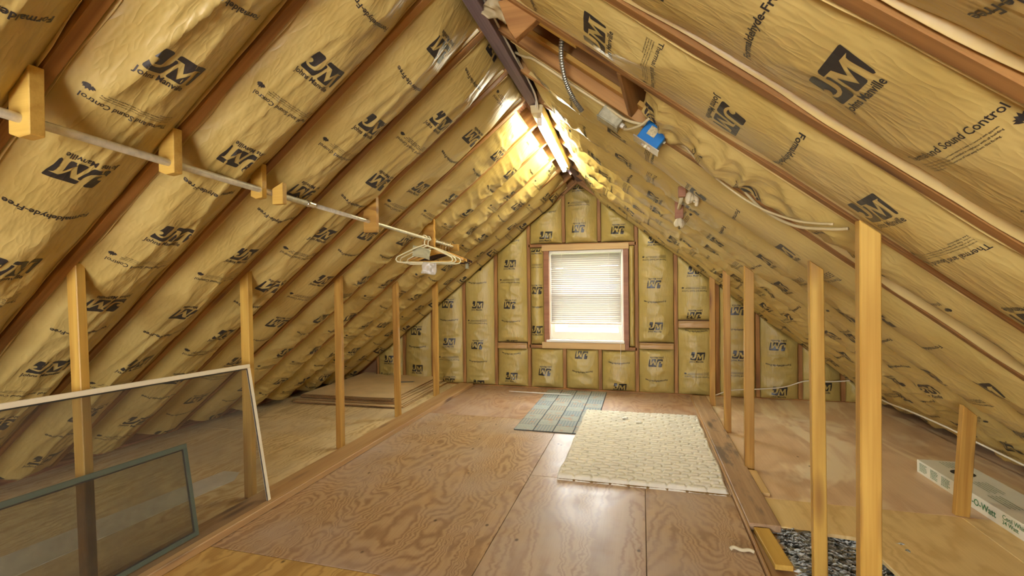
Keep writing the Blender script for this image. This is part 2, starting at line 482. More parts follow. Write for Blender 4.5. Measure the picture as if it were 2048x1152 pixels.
# ------------------------------------------------------------------ insulation batts
def batt(label, group, O, U, V, N, W, topf, bot, bulge, edge, seed, style, ff=None, flip=False, far=False, mat=None, flange=True, crumple=None, du=0.0085, ds=0.014, uc=None, edge0=None):
    O, U, V, N = (np.array(a, float) for a in (O, U, V, N))
    if style == 'bunch': ds = 0.010
    nu = max(8, int(W / du))
    u = np.linspace(0, W, nu + 1)
    top = np.asarray(topf(u), float) * np.ones_like(u)
    Lm = bot - top.min()
    ns = max(8, int(Lm / ds))
    t = np.linspace(0, 1, ns + 1)[:, None]
    s = top[None, :] * (1 - t) + bot * t
    uu = np.broadcast_to(u[None, :], s.shape)
    w = 1 - np.abs(2 * uu / W - 1)
    prof = 1 - (1 - w) ** 2.2
    de = np.minimum(s - top[None, :], bot - s)
    endp = np.clip(de / (0.05 if style == 'wall' else 0.03), 0, 1) ** 0.5
    if style != 'wall': endp = np.minimum(endp, np.clip((s - top[None, :]) / 0.28, 0, 1) ** 0.7)
    low = vnoise(uu * 3.0, s * 1.6, seed) - 0.5
    mid = vnoise(uu * 8.0, s * 5.0, seed + 1) - 0.5
    eb = edge if edge0 is None else edge0 + (edge - edge0) * np.clip(uu / W * 1.6, 0, 1)
    H = eb + (vnoise(np.where(uu < W / 2, 0, 50), s * 7.0, seed + 2) - 0.5) * 0.022 * (1 - w) ** 2
    H = H + bulge * prof * (1 + 0.32 * low) * endp + 0.008 * mid * prof
    if style == 'drape':
        x = uu * 11 + 1.3 * (vnoise(uu * 4, s * 2.5, seed + 7) - 0.5) + s * 0.8
        wr = 0.017 * fold(x, s * 1.5, seed + 3) ** 4 + 0.009 * fold(uu * 26 + s * 3, s * 3.4, seed + 4) ** 4 + 0.0022 * fold(uu * 20 - s * 9, s * 14, seed + 5) ** 3
    elif style == 'bunch':
        x = uu * 6 + s * 2
        wr = 0.018 * fold(x, s * 12 + 2.0 * vnoise(uu * 5, s * 2, seed + 8), seed + 3) ** 3 + 0.006 * fold(uu * 9 - s * 4, s * 25, seed + 4) ** 3
        wr = wr + 0.007 * fold(uu * 11 + s * 7, s * 30 - uu * 8, seed + 11) ** 3
        wr = wr * (0.3 + 1.0 * vnoise(uu * 2, s * 1.3, seed + 6) * (1.15 - 0.6 * uu / W))
    elif style == 'diag':
        wr = 0.013 * fold(uu * 5 + s * 3.2, s * 2.2 - uu * 6, seed + 3) ** 3 + 0.004 * fold(uu * 16 + s * 5, s * 3, seed + 4) ** 4
        wr = wr * (0.3 + 0.9 * vnoise(uu * 3, s * 1.2, seed + 6))
    else:
        wr = 0.015 * fold(uu * 5 + s * 3, s * 9 - uu * 4, seed + 3) ** 3 + 0.009 * fold(uu * 8 - s * 2, s * 20, seed + 4) ** 3
        wr = wr * (0.35 + 0.8 * vnoise(uu * 2, s * 1.5, seed + 6) + 0.9 * np.clip((s - bot + 0.22) / 0.22, 0, 1))
    H = H + wr * prof * endp
    if crumple:
        c0, c1, amp = crumple
        q = np.clip((c1 - s) / (c1 - c0), 0, 1)
        H = H + q * amp * (fold(uu * 9 + s * 6, s * 10 - uu * 3, seed + 9) ** 2 + 0.6 * fold(uu * 17, s * 16, seed + 10) ** 2 - 0.4) * (0.3 + 0.7 * prof)
    def hat(pu, ps):
        tp = np.interp(pu, u, top)
        fu = np.clip(pu / W * nu, 0, nu - 1e-6)
        ft = np.clip((ps - tp) / (bot - tp) * ns, 0, ns - 1e-6)
        iu, it = fu.astype(int), ft.astype(int)
        a, b = fu - iu, ft - it
        return (H[it, iu] * (1 - a) + H[it, iu + 1] * a) * (1 - b) + (H[it + 1, iu] * (1 - a) + H[it + 1, iu + 1] * a) * b
    # skirts on all four edges give the batt its depth
    Hs = np.pad(H, 1, mode='edge')
    us = np.pad(uu, 1, mode='edge')
    ss = np.pad(s, 1, mode='edge')
    Hs[0, :] = Hs[-1, :] = -0.075
    Hs[:, 0] = Hs[:, -1] = -0.075
    P = O + us[..., None] * U + ss[..., None] * V + Hs[..., None] * N
    R_, C_ = Hs.shape
    idx = np.arange(R_ * C_).reshape(R_, C_)
    q = np.stack([idx[:-1, :-1], idx[1:, :-1], idx[1:, 1:], idx[:-1, 1:]], -1).reshape(-1, 4)
    base = O + U * (W / 2) + V * bot
    def mk(name, verts, faces, m, uvs, parent, smooth=True):
        me = bpy.data.meshes.new(name)
        me.from_pydata((verts - base).tolist(), [], faces.tolist())
        ul = me.uv_layers.new(name='UVMap')
        li = np.zeros(len(me.loops), int)
        me.loops.foreach_get('vertex_index', li)
        ul.data.foreach_set('uv', uvs[li].astype(np.float32).ravel())
        me.update()
        o = link(name, me, m, parent, smooth)
        return o
    uvo = np.array([seed * 1.37, seed * 2.11])
    # face order so that normals look along N
    nrm = np.cross(V, U)
    if np.dot(nrm, N) < 0: q = q[:, ::-1]
    root = mk('insulation_batt', P.reshape(-1, 3), q, mat or M_KRAFT, np.stack([us.ravel(), ss.ravel()], -1) + uvo, None)
    root.location = base
    tag(root, label, 'insulation', group)
    if flange:
        for e in (0, 1):
            y = 0.0015 if e == 0 else W - 0.0015
            sl = np.linspace(top[0 if e == 0 else -1] + 0.02, bot - 0.02, max(4, int((bot - top[0]) / 0.03)))
            lo = -0.006 + 0.012 * (vnoise(sl * 5, sl * 0 + e * 9, seed + 20) - 0.35)
            sg = 1 if e == 0 else -1
            inn = 0.004 + 0.006 * vnoise(sl * 9, sl * 0 + 3 + e, seed + 22)
            A = O + (y + 0 * sl)[:, None] * U + sl[:, None] * V + (-0.045 + 0 * sl)[:, None] * N
            B = O + (y + sg * inn)[:, None] * U + sl[:, None] * V + lo[:, None] * N
            B2 = B + sg * 0.0015 * U
            A2 = A + sg * 0.0015 * U
            vv = np.concatenate([A, B, B2, A2])
            n = len(sl)
            i = np.arange(n - 1)
            ff_ = np.concatenate([np.stack([i + a * n, i + 1 + a * n, i + 1 + b * n, i + b * n], -1) for a, b in ((0, 1), (1, 2), (2, 3))])
            uvs = np.concatenate([np.stack([sl * 0 + k * 0.01, sl], -1) for k in range(4)]) + uvo
            f = mk('stapling_flange', vv, ff_, M_FLANGE, uvs, root)
    if ff is not None:
        items = []
        per = 0.91
        k0 = ff - per * math.ceil((ff - top.min()) / per + 1)
        if not flip: seq = ((0.0, 'ff', -1), (0.257, 'jm', 1), (0.465, 'ts', -1), (0.73, 'jm', -1))
        else: seq = ((0.0, 'ff', 1), (0.18, 'jm', 1), (0.405, 'ts', 1), (0.653, 'jm', -1))
        x = k0
        rr = random.Random(seed)
        uc = W / 2 + rr.uniform(-0.02, 0.02) if uc is None else uc
        while x < bot:
            for d, ty, sg in seq: items.append((x + d, ty, sg))
            x += per
        for sc_, ty, sg in items:
            if sc_ < top.min() - 0.05 or sc_ > bot + 0.02: continue
            Vt, Ft = {'ff': T_FF, 'jm': T_LOGO, 'ts': T_TSFAR if far else T_TS}[ty]
            pu = uc + sg * Vt[:, 0]
            ps = sc_ - sg * Vt[:, 1]
            ok = (pu > 0.008) & (pu < W - 0.008) & (ps > np.interp(pu, u, top) + 0.008) & (ps < bot - 0.008)
            Fk = Ft[ok[Ft].all(1)]
            if len(Fk) < 4: continue
            used = np.unique(Fk)
            rm = np.zeros(len(Vt), int)
            rm[used] = np.arange(len(used))
            pu, ps = pu[used], ps[used]
            X = O + pu[:, None] * U + ps[:, None] * V + (hat(pu, ps) + 0.0011)[:, None] * N
            Fk = rm[Fk]
            # text faces wind counter-clockwise seen from b-up a-right
            if np.dot(np.cross(U, -V), N) < 0: Fk = Fk[:, ::-1]
            nm = {'ff': 'slogan_print', 'jm': 'logo_print', 'ts': 'caution_print'}[ty]
            o = mk(nm, X, Fk, M_INK, np.stack([pu, ps], -1) + uvo, root)
    return root

# ================================================================== THE SETTING
# ------------------------------------------------------------------ roof: sheathing, ridge, rafters
ceiling = struct(empty('ceiling'), 'sloping attic roof of rafters and boards')
YB = -8.3
for side in (-1, 1):
    for i in range(-1, 17):
        s0, s1 = i * 0.245 - 0.05, i * 0.245 + 0.193 - 0.0
        a, b = roofp(side, 0.12, (s0 + s1) / 2, -0.155), roofp(side, YB - 0.1, (s0 + s1) / 2, -0.155)
        board('sheathing_plank', a, b, (side * CT, 0, -ST), 0.2435, 0.019, M_SHEATH, ceiling, 0.0015)
board('ridge_board', (-0.147, -0.12, 2.382), (-0.147, YB, 2.384), (0, 0, 1), 0.185, 0.058, M_RIDGE, ceiling)
rafterY = {-1: [-0.205] + [YL(k) for k in range(1, 20)], 1: [-0.205] + [YRr(k) for k in range(1, 20)]}
rafterY[1].insert(1, YRr(0) - 0.08) if False else None
for side in (-1, 1):
    for i, y in enumerate(rafterY[side]):
        if y < YB + 0.1: continue
        t = 0.036 + 0.003 * random.random()
        board('rafter', roofp(side, y, 0.03, -0.0725), roofp(side, y, 3.74, -0.0725), (-side * ST, 0, -CT), 0.145, t, M_RAFTER, ceiling, 0.002)

# ------------------------------------------------------------------ floor
floor = struct(empty('floor'), 'attic floor of plywood sheets')
def sheet(name, x0, x1, y0, y1, mat, z=0.0, th=0.018, poly=None):
    mb = MB()
    if poly: mb.prism([(x - x0, y - y0, -th) for x, y in poly], (0, 0, th))
    else: mb.box(0, x1 - x0, 0, y1 - y0, -th, 0)
    o = mb.build(name, mat, floor, bevel=0.0018)
    o.location = (x0, y0, z)
    return o
g = 0.0022
sheet('plywood_sheet', -1.56, -0.16 - g, -1.455 + g, -0.12, M_PLYR)
sheet('plywood_sheet', -0.16, 1.02, -1.455 + g, -0.12, M_PLYR)
sheet('plywood_sheet', -1.56, -0.165 - g, -3.74 + g, -1.455, M_PLYC)
sheet('plywood_sheet', -0.165, 1.0, -2.62 + g, -1.455, M_PLYC2)
sheet('plywood_sheet', -0.165, 0.51 - g, -5.05, -2.62, M_PLYC2)
sheet('plywood_sheet', 0.51, 0.962, -5.05, -2.62, M_PLYC)
sheet('plywood_sheet', -1.56, -0.165 - g, -6.2, -3.74, M_PLYN)
sheet('plywood_sheet', -0.165, 0.962, -7.4, -5.05 - g, M_PLYC)
sheet('plywood_sheet', -1.56, -0.165 - g, -8.3, -6.2 - g, M_PLYC)
sheet('plywood_sheet', -0.165, 0.962, -8.3, -7.4 - g, M_PLYN)
sheet('plywood_sheet', -3.2, -1.565, -2.30 + g, -0.12, M_PLYL)
sheet('plywood_sheet', -3.2, -1.565, -4.74 + g, -2.30, M_PLYL)
sheet('plywood_sheet', -3.2, -1.565, -8.3, -4.74, M_PLYL)
sheet('plywood_sheet', 1.12, 2.9, -2.62 + g, -0.12, M_PLYRS)
sheet('plywood_sheet', 1.12, 2.0 - g, -8.3, -2.62, M_PLYRN, poly=[(1.12, -2.62), (2.0 - g, -2.62), (2.0 - g, -5.06), (1.53, -5.06), (1.47, -3.24), (1.44, -2.955), (1.12, -2.93)])
sheet('plywood_sheet', 2.0, 2.9, -5.06, -2.62, M_PLYRN)
sheet('plywood_sheet', 0.97, 2.9, -8.3, -5.06 - g, M_PLYRN)
# joists and the board below close the hole in the floor
mb = MB().box(-3.4, 3.1, YB - 0.1, 0.15, -0.25, -0.2)
mb.build('ceiling_board_below', plain('gypsum_below', C(0.25, 0.2, 0.14), 0.9), floor)
for y in (-2.90, -3.75, -4.9):
    board('joist', (0.965, y, -0.108), (1.6, y, -0.108), (0, 0, 1), 0.18, 0.038, M_RAFTER, floor)
board('joist', (1.035, -5.05, -0.108), (1.035, -2.90, -0.108), (0, 0, 1), 0.178, 0.13, M_SLEEPER, floor)
# sleepers (long boards laid at the feet of the posts)
board('sleeper_plank', (-1.462, -0.30, 0.019), (-1.462, -6.4, 0.019), (1, 0, 0), 0.165, 0.036, M_SLEEPER, floor, 0.003)
board('sleeper_plank', (1.047, -0.33, 0.010), (1.047, -2.985, 0.010), (1, 0, 0), 0.138, 0.034, M_SLEEPERS, floor, 0.003)
board('sleeper_strip', (0.972, -0.33, 0.000), (0.972, -5.0, 0.000), (1, 0, 0), 0.012, 0.030, M_SLEEPER, floor, 0.002)

# ------------------------------------------------------------------ gable wall
wall = struct(empty('wall_back'), 'gable end wall framed with studs')
WX0, WX1, WZ0, WZ1 = -0.50, 0.31, 0.545, 1.535
def roofz(x, y=YW): return zr(y) - SL * abs(x - XR)
gable_ext = plain('exterior_sheathing', C(0.30, 0.16, 0.07), 0.8)
def gable_piece(poly):
    MB().prism([(x, YW + 0.10, z) for x, z in poly], (0, 0.02, 0)).build('gable_sheathing', gable_ext, wall)
gable_piece([(-3.4, -0.2), (WX0, -0.2), (WX0, roofz(WX0) + 0.16), (-3.4, roofz(-3.4) + 0.16)])
gable_piece([(WX1, -0.2), (3.1, -0.2), (3.1, roofz(3.1) + 0.16), (WX1, roofz(WX1) + 0.16)])
gable_piece([(WX0, -0.2), (WX1, -0.2), (WX1, WZ0), (WX0, WZ0)])
gable_piece([(WX0, WZ1), (WX1, WZ1), (WX1, roofz(WX1) + 0.16), (XR, roofz(XR) + 0.16), (WX0, roofz(WX0) + 0.16)])
STX = [-2.669, -2.30, -1.918, -1.516, -1.123, -0.73, -0.33, 0.059, 0.448, 0.843, 1.244, 1.617, 1.995, 2.359]
ST_W = 0.036
def stud(x, z0, z1, mat=M_STUD, w=ST_W):
    return board('stud', (x, YW + 0.045, z0), (x, YW + 0.045, z1), (1, 0, 0), w, 0.089, mat, wall, 0.002)
for i, x in enumerate(STX):
    if i in (6, 7):
        stud(x, 0.012, 0.45)
        stud(x, 1.625, roofz(x) - 0.01)
    else:
        stud(x, 0.012, roofz(x) - 0.02)
board('header_plate', (-0.73, YW + 0.045, 1.600), (0.448, YW + 0.045, 1.592), (0, 0, 1), 0.036, 0.089, M_STUD, wall)
board('sill_plate', (-0.73, YW + 0.045, 0.468), (0.448, YW + 0.045, 0.462), (0, 0, 1), 0.036, 0.089, M_STUD, wall)
board('sole_plate', (-2.9, YW + 0.045, -0.008), (2.6, YW + 0.045, -0.008), (0, 0, 1), 0.035, 0.089, M_STUD, wall)
for side in (-1, 1):
    xe = (XR - 2.75) if side < 0 else (XR + 2.75)
    board('top_plate', (XR, YW + 0.045, roofz(XR) - 0.0), (xe, YW + 0.045, roofz(xe) - 0.0), (0, 0, 1), 0.05, 0.089, M_RAFTER, wall)

# ------------------------------------------------------------------ rear wall behind the camera, window opening added for daylight
rear = struct(empty('wall_front'), 'opposite gable wall with an added opening for daylight')
RX0, RX1, RZ0, RZ1 = -1.15, 0.85, 0.5, 1.45
rm = plain('rear_wall_board', C(0.50, 0.36, 0.14), 0.8)
def rear_piece(poly): MB().prism([(x, YB + 0.05, z) for x, z in poly], (0, 0.02, 0)).build('wall_board', rm, rear)
rz = lambda x: roofz(x, YB) + 0.16
rear_piece([(-3.4, -0.2), (RX0, -0.2), (RX0, rz(RX0)), (-3.4, rz(-3.4))])
rear_piece([(RX1, -0.2), (3.1, -0.2), (3.1, rz(3.1)), (RX1, rz(RX1))])
rear_piece([(RX0, -0.2), (RX1, -0.2), (RX1, RZ0), (RX0, RZ0)])
rear_piece([(RX0, RZ1), (RX1, RZ1), (RX1, rz(RX1)), (XR, rz(XR)), (RX0, rz(RX0))])
# eave boards close the low sides
eave = struct(empty('trim_1'), 'boards closing the low eaves')
board('eave_board', (-3.20, 0.1, 0.02), (-3.20, YB, 0.02), (0, 0, 1), 0.5, 0.02, M_SHEATH, eave)
board('eave_board', (2.92, 0.1, 0.02), (2.92, YB, 0.02), (0, 0, 1), 0.5, 0.02, M_SHEATH, eave)

# ------------------------------------------------------------------ window in the gable
win = struct(empty('window_1', (0, YW, 0)), 'double-hung window with white sash')
def wb(name, x0, x1, y0, y1, z0, z1, mat, parent=win, bevel=0.002):
    return MB().box(x0, x1, y0, y1, z0, z1).build(name, mat, parent, bevel=bevel)
wb('jamb', -0.557, -0.497, -0.006, 0.10, 0.49, 1.555, M_WINWOOD)
wb('jamb', 0.312, 0.366, -0.006, 0.10, 0.455, 1.55, M_WINWOOD)
wb('head_casing', -0.572, 0.372, -0.022, 0.08, 1.537, 1.602, M_CASING)
wb('apron', -0.58, 0.325, -0.020, 0.06, 0.452, 0.522, M_CASING)
wb('stool', -0.528, 0.318, -0.030, 0.10, 0.524, 0.548, M_WHITE)
wb('side_trim', -0.497, -0.478, 0.02, 0.115, 0.548, 1.537, M_WHITE)
wb('side_trim', 0.293, 0.312, 0.02, 0.115, 0.548, 1.537, M_WHITE)
wb('head_trim', -0.478, 0.293, 0.02, 0.115, 1.515, 1.537, M_WHITE)
def sash(z0, z1, y, rail):
    s = empty('sash')
    s.parent = win
    p = MB().box(-0.476, -0.440, y, y + 0.03, z0, z1)
    p.box(0.255, 0.291, y, y + 0.03, z0, z1).box(-0.440, 0.255, y, y + 0.03, z0, z0 + rail).box(-0.440, 0.255, y, y + 0.03, z1 - 0.035, z1)
    p.build('sash_frame', M_WHITE, s)
    gm = NT('window_glass', 0.02)
    out = gm.t.nodes['Material Output']
    tr = gm.n('BsdfTransparent', {'Color': C(0.96, 0.98, 0.97)})
    gl = gm.n('BsdfGlossy', {'Roughness': 0.02})
    mx = gm.n('MixShader', {0: 0.05, 1: tr.outputs[0], 2: gl.outputs[0]})
    gm.t.links.new(mx.outputs[0], out.inputs[0])
    MB().box(-0.440, 0.255, y + 0.012, y + 0.016, z0 + rail, z1 - 0.035).build('pane', gm.m, s)
    return s
sash(0.55, 1.05, 0.045, 0.085)
sash(1.035, 1.514, 0.078, 0.035)

# added_window put into the unseen rear wall to brighten the room
win2 = struct(empty('added_window', (0, YB + 0.06, 0)), 'added wide window in the unseen opposite gable, for fill daylight')
p = MB()
for x in (RX0, (RX0 + RX1) / 2 - 0.02, RX1 - 0.04): p.box(x, x + 0.04, -0.03, 0.04, RZ0, RZ1)
p.box(RX0, RX1, -0.03, 0.04, RZ0, RZ0 + 0.04).box(RX0, RX1, -0.03, 0.04, RZ1 - 0.04, RZ1)
p.build('frame', M_WHITE, win2)

# ------------------------------------------------------------------ mini blind
def translucent_white():
    t = NT('blind_slat_vinyl', 0.4)
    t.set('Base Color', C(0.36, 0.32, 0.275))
    out = t.t.nodes['Material Output']
    tl = t.n('BsdfTranslucent', {'Color': C(0.85, 0.78, 0.70)})
    mx = t.n('MixShader', {0: 0.03, 1: t.p.outputs[0], 2: tl.outputs[0]})
    t.t.links.new(mx.outputs[0], out.inputs[0])
    return t.m
M_SLAT = translucent_white()
blind = empty('window_blind', (-0.093, YW + 0.005, 0.72))
tag(blind, 'white horizontal mini blind lowered over the gable window', 'blind')
MB().box(-0.385, 0.385, -0.015, 0.012, 0.785, 0.81).build('headrail', M_WHITE, blind, bevel=0.002)
MB().box(-0.383, 0.383, -0.013, 0.009, 0.0, 0.022).build('bottom_rail', M_CREAM, blind, bevel=0.003)
nsl = 33
sv, sf = [], []
for i in range(7):
    x = -0.381 + 0.762 * i / 6
    for j in range(5):
        v = -0.015 + 0.030 * j / 4
        c = 0.0022 * (1 - (v / 0.015) ** 2)
        a = math.radians(55)
        sv.append((x, v * math.cos(a) - c * math.sin(a), v * math.sin(a) + c * math.cos(a)))
for i in range(6):
    for j in range(4):
        k = i * 5 + j
        sf.append((k, k + 1, k + 6, k + 5))
slat_me = bpy.data.meshes.new('slat')
slat_me.from_pydata(sv, [], sf)
slat_me.materials.append(M_SLAT)
slat_me.polygons.foreach_set('use_smooth', [True] * len(slat_me.polygons))
for i in range(nsl):
    o = bpy.data.objects.new('slat', slat_me)
    COL.objects.link(o)
    o.parent = blind
    o.location = (0, -0.001, 0.038 + i * 0.0228)
    o.rotation_euler = (random.uniform(-0.06, 0.06), random.uniform(-0.003, 0.003), 0)
for x in (-0.26, 0.255):
    MB().tube([(x, -0.013, 0.02), (x, -0.013, 0.79)], 0.0011, 5).build('ladder_cord', M_WHITE, blind)
MB().tube(smoothpath([(0.37, -0.02, 0.79), (0.378, -0.03, 0.4), (0.376, -0.034, -0.05), (0.368, -0.04, -0.50)]), 0.0022, 6).build('lift_cord', M_WHITE, blind, smooth=True)
MB().tube([(0.368, -0.04, -0.50), (0.367, -0.04, -0.52), (0.366, -0.04, -0.56)], [0.003, 0.006, 0.004], 8).build('cord_tassel', M_WHITE, blind, smooth=True)

# ================================================================== INSULATION
ORD = ['first', 'second', 'third', 'fourth', 'fifth', 'sixth', 'seventh', 'eighth', 'ninth', 'tenth', 'eleventh', 'twelfth', 'thirteenth', 'fourteenth']
def roof_batt(side, ya, yb, label, group, seed, style, ff, flip=False, s0=0.10, far=False, bulge=0.045, crumple=None, uc=None, edge0=None):
    """bay between rafters at ya (far) and yb (near)"""
    W = abs(ya - yb) - 0.040
    if side < 0:
        O = roofp(-1, yb + 0.020, 0)
        U = (0, 1, -0.02)
    else:
        O = roofp(1, ya - 0.020, 0)
        U = (0, -1, 0.02)
    V = (side * CT, 0, -ST)
    N = (-side * ST, 0, -CT)
    return batt(label, group, O, U, V, N, W, lambda u: s0 + 0 * u, 3.63, bulge, -0.024, seed, style, ff, flip, far, crumple=crumple, uc=uc, edge0=edge0)
LUC = {11: 0.2, 10: 0.165, 9: 0.168, 8: 0.182, 7: 0.168, 6: 0.172}
LFF = {12: 0.2, 11: 0.90, 10: 0.597, 9: 0.348, 8: 0.423, 7: 0.21, 6: 0.61, 5: 0.58, 4: 0.62, 3: 0.3, 2: 0.8, 1: 0.1, 0: 0.5}
LST = {12: 'drape', 11: 'drape', 10: 'drape', 9: 'drape', 8: 'drape', 7: 'drape', 6: 'diag', 5: 'bunch', 4: 'bunch', 3: 'bunch', 2: 'bunch', 1: 'diag', 0: 'diag'}
for k in range(0, 13):
    ya, yb = rafterY[-1][k], rafterY[-1][k + 1]
    roof_batt(-1, ya, yb, 'kraft insulation batt on the left roof slope, %s bay from the window wall' % ORD[k], 'insulation batts of the left slope', 100 + k, LST[k], LFF[k], False, s0=0.03 if k > 5 else 0.11, far=k < 8, bulge=0.082 if k > 6 else 0.070, uc=LUC.get(k))
RUC = {10: 0.215, 9: 0.205, 8: 0.15, 7: 0.16}
RFF = {12: 0.2, 11: 0.5, 10: 0.24, 9: 0.452, 8: 0.724, 7: 0.486, 6: 0.5, 5: 0.8, 4: 0.3, 3: 0.6, 2: 0.05, 1: 0.4, 0: 0.7}
RFL = {10: True, 8: True, 5: True}
RST = {12: 'diag', 11: 'diag', 10: 'diag', 9: 'diag', 8: 'diag', 7: 'diag', 6: 'bunch', 5: 'bunch', 4: 'bunch', 3: 'bunch', 2: 'bunch', 1: 'diag', 0: 'diag'}
for k in range(0, 13):
    ya, yb = rafterY[1][k], rafterY[1][k + 1]
    op = k == 8
    roof_batt(1, ya, yb, 'kraft insulation batt on the right roof slope, %s bay from the window wall' % ORD[k], 'insulation batts of the right slope', 200 + k, RST[k], RFF[k], RFL.get(k, False),
              s0=0.86 if op else 0.10, far=k < 8, bulge=(0.048 if op else 0.036 if k == 10 else 0.050 if k > 8 else 0.066) if k > 6 else 0.066, crumple=(0.86, 2.1, 0.05) if op else None, uc=RUC.get(k), edge0=-0.085 if op else None)

GA = 'insulation batts of the window wall'
def wall_batt(i, x0, x1, z0, z1, zjm, label, seed, style='wall', bulge=0.05):
    """z1 None = cut along the roof; zjm = height of an upright logo"""
    W = x1 - x0
    O = (x0, YW + 0.012, 3.0)
    def topf(u):
        x = x0 + u
        z = np.array([roofz(a) for a in x]) - 0.03
        if z1 is not None: z = np.minimum(z, z1)
        return 3.0 - z
    return batt(label, GA, O, (1, 0, 0), (0, 0, -1), (0, -1, 0), W, topf, 3.0 - z0, bulge, -0.004, seed, style, (3.0 - zjm) - 0.257 if zjm is not None else None, False, True, M_KRAFTW, flange=False)
def sx(i): return STX[i] + ST_W / 2 + 0.003, STX[i + 1] - ST_W / 2 - 0.003
JMI = 0.473     # an upright logo lies this far above the next inverted one
a, b = sx(0); wall_batt(0, a, b, 0.01, None, 0.278, 'small kraft batt low at the left end of the window wall', 300)
a, b = sx(1); wall_batt(1, a, b, 0.01, None, 0.177, 'kraft batt behind the cardboard stack, second stud bay of the window wall', 301)
a, b = sx(2); wall_batt(2, a, b, 0.01, None, 0.503, 'kraft batt on the window wall, third stud bay from the left', 302)
a, b = sx(3); wall_batt(3, a, b, 0.01, None, 0.937, 'tall kraft batt on the window wall, fourth stud bay from the left', 303)
a, b = sx(4); wall_batt(4, a, b, 0.51, None, 1.405, 'tall upper kraft batt in the bay just left of the window bay', 304)
wall_batt(4, a, b, 0.01, 0.435, 0.129, 'short kraft batt at the floor in the bay left of the window bay', 305)
a, b = sx(5); wall_batt(5, a, -0.562, 0.495, 1.575, 0.66, 'narrow kraft strip between stud and left window jamb', 306, bulge=0.035)
wall_batt(5, a, b, 1.625, None, 1.711, 'kraft batt above the window, leftmost of three', 307)
wall_batt(5, a, b, 0.01, 0.445, 0.188 + JMI, 'kraft batt under the window, leftmost of three', 308)
a, b = sx(6)
wall_batt(6, a, b, 1.62, None, 1.767 + JMI, 'kraft batt above the window at the ridge, middle of three', 309)
wall_batt(6, a, b, 0.01, 0.445, 0.388 + JMI, 'kraft batt under the window, middle of three', 310)
a, b = sx(7)
wall_batt(7, a, b, 1.62, None, 1.734 + JMI, 'kraft batt above the window, rightmost of three', 311)
wall_batt(7, a, b, 0.01, 0.44, 0.058, 'kraft batt under the window behind the hanging cord, rightmost of three', 312)
wall_batt(7, 0.372, b, 0.49, 1.57, None, 'narrow kraft strip between right window jamb and stud', 313, bulge=0.03)
a, b = sx(8)
wall_batt(8, a, b, 0.54, None, 1.625, 'tall upper kraft batt in the bay just right of the window', 314)
wall_batt(8, a, b, 0.0, 0.465, 0.327 + JMI, 'short kraft batt at the floor in the bay right of the window', 315)
a, b = sx(9)
wall_batt(9, a, b, 0.78, None, 1.295, 'upper kraft batt in the second bay right of the window', 316)
wall_batt(9, a, b, 0.0, 0.69, 0.412, 'lower kraft batt in the second bay right of the window', 317)
a, b = sx(10); wall_batt(10, a, b, 0.0, None, 0.438, 'kraft batt on the window wall behind the far right posts', 318)
a, b = sx(11); wall_batt(11, a, b, 0.0, None, 0.09, 'kraft batt on the window wall, third bay from the right end', 319)
a, b = sx(12); wall_batt(12, a, b, 0.0, None, 0.15, 'kraft batt on the window wall, second bay from the right end', 320)
a = STX[13] + 0.02; wall_batt(13, a, 2.58, 0.0, None, None, 'small kraft batt low at the right end of the window wall', 321)
# brown paper bands across the joints of the split bays
for nm, i, z0, z1, lab in ((0, 4, 0.44, 0.505, 'brown paper band patching the bay left of the window'), (1, 8, 0.472, 0.535, 'brown paper band patching the bay right of the window'), (2, 9, 0.70, 0.77, 'brown paper band patching the second bay right of the window')):
    a, b = sx(i)
    n = 24
    P, F = [], []
    for ii in range(n + 1):
        for jj in range(7):
            u, v = ii / n, jj / 6
            y = YW - 0.014 - 0.012 * math.sin(math.pi * u) + 0.006 * float(vnoise(u * 9, v * 3, 40 + i)) - 0.008 * (abs(v - 0.5) * 2) ** 2
            P.append((a + u * (b - a), y, z0 + v * (z1 - z0)))
    for ii in range(n):
        for jj in range(6):
            k = ii * 7 + jj
            F.append((k, k + 7, k + 8, k + 1))
    m_ = MB().add(P, F).build('paper_band', plain('brown_tape_paper', C(0.44, 0.26, 0.09), 0.4, bumpsc=25, bumpst=0.4) if nm == 0 else bpy.data.materials['brown_tape_paper'], None, smooth=True)
    sm = m_.modifiers.new('thickness', 'SOLIDIFY'); sm.thickness = 0.0015
    tag(m_, lab, 'paper band', 'brown paper bands on the window wall')

# ================================================================== POSTS
def post(x, y, ztop, w, d, mat, label, group, lean=0.0, foot=0.0, side=-1):
    o = board('wooden_post', (x + lean, y, foot), (x, y, ztop), (1, 0, 0), w, d, mat, None, 0.003, cut=(0, side * -SL if False else (-SL if side > 0 else SL)))
    return tag(o, label, 'post', group)
GL, GR = 'posts under the left slope', 'posts under the right slope'
def zt(x, y): return roofz(x, y)
post(-1.615, -4.104, 1.245, 0.052, 0.034, M_POST, 'left pine post nearest the camera, behind the large screen', GL, 0.045)
post(-1.609, -3.294, 1.235, 0.056, 0.034, M_POST, 'left pine post the large screen leans against at its far corner', GL, 0.012)
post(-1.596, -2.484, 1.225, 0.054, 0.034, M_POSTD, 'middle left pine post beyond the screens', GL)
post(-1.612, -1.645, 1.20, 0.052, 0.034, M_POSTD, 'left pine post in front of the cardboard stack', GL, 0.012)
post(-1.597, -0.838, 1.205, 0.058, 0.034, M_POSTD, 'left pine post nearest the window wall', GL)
post(1.120, -3.864, 1.315, 0.053, 0.034, M_POST, 'wide knotty pine post nearest the camera on the right', GR, -0.004, -0.018, 1)
post(1.132, -3.404, 1.225, 0.046, 0.032, M_POST, 'pale pine post standing before the floor hole on the right', GR, 0.008, -0.018, 1)
post(1.138, -2.224, 1.245, 0.054, 0.034, M_POSTD, 'middle right pine post beside the small scrap board', GR, -0.006, 0.0, 1)
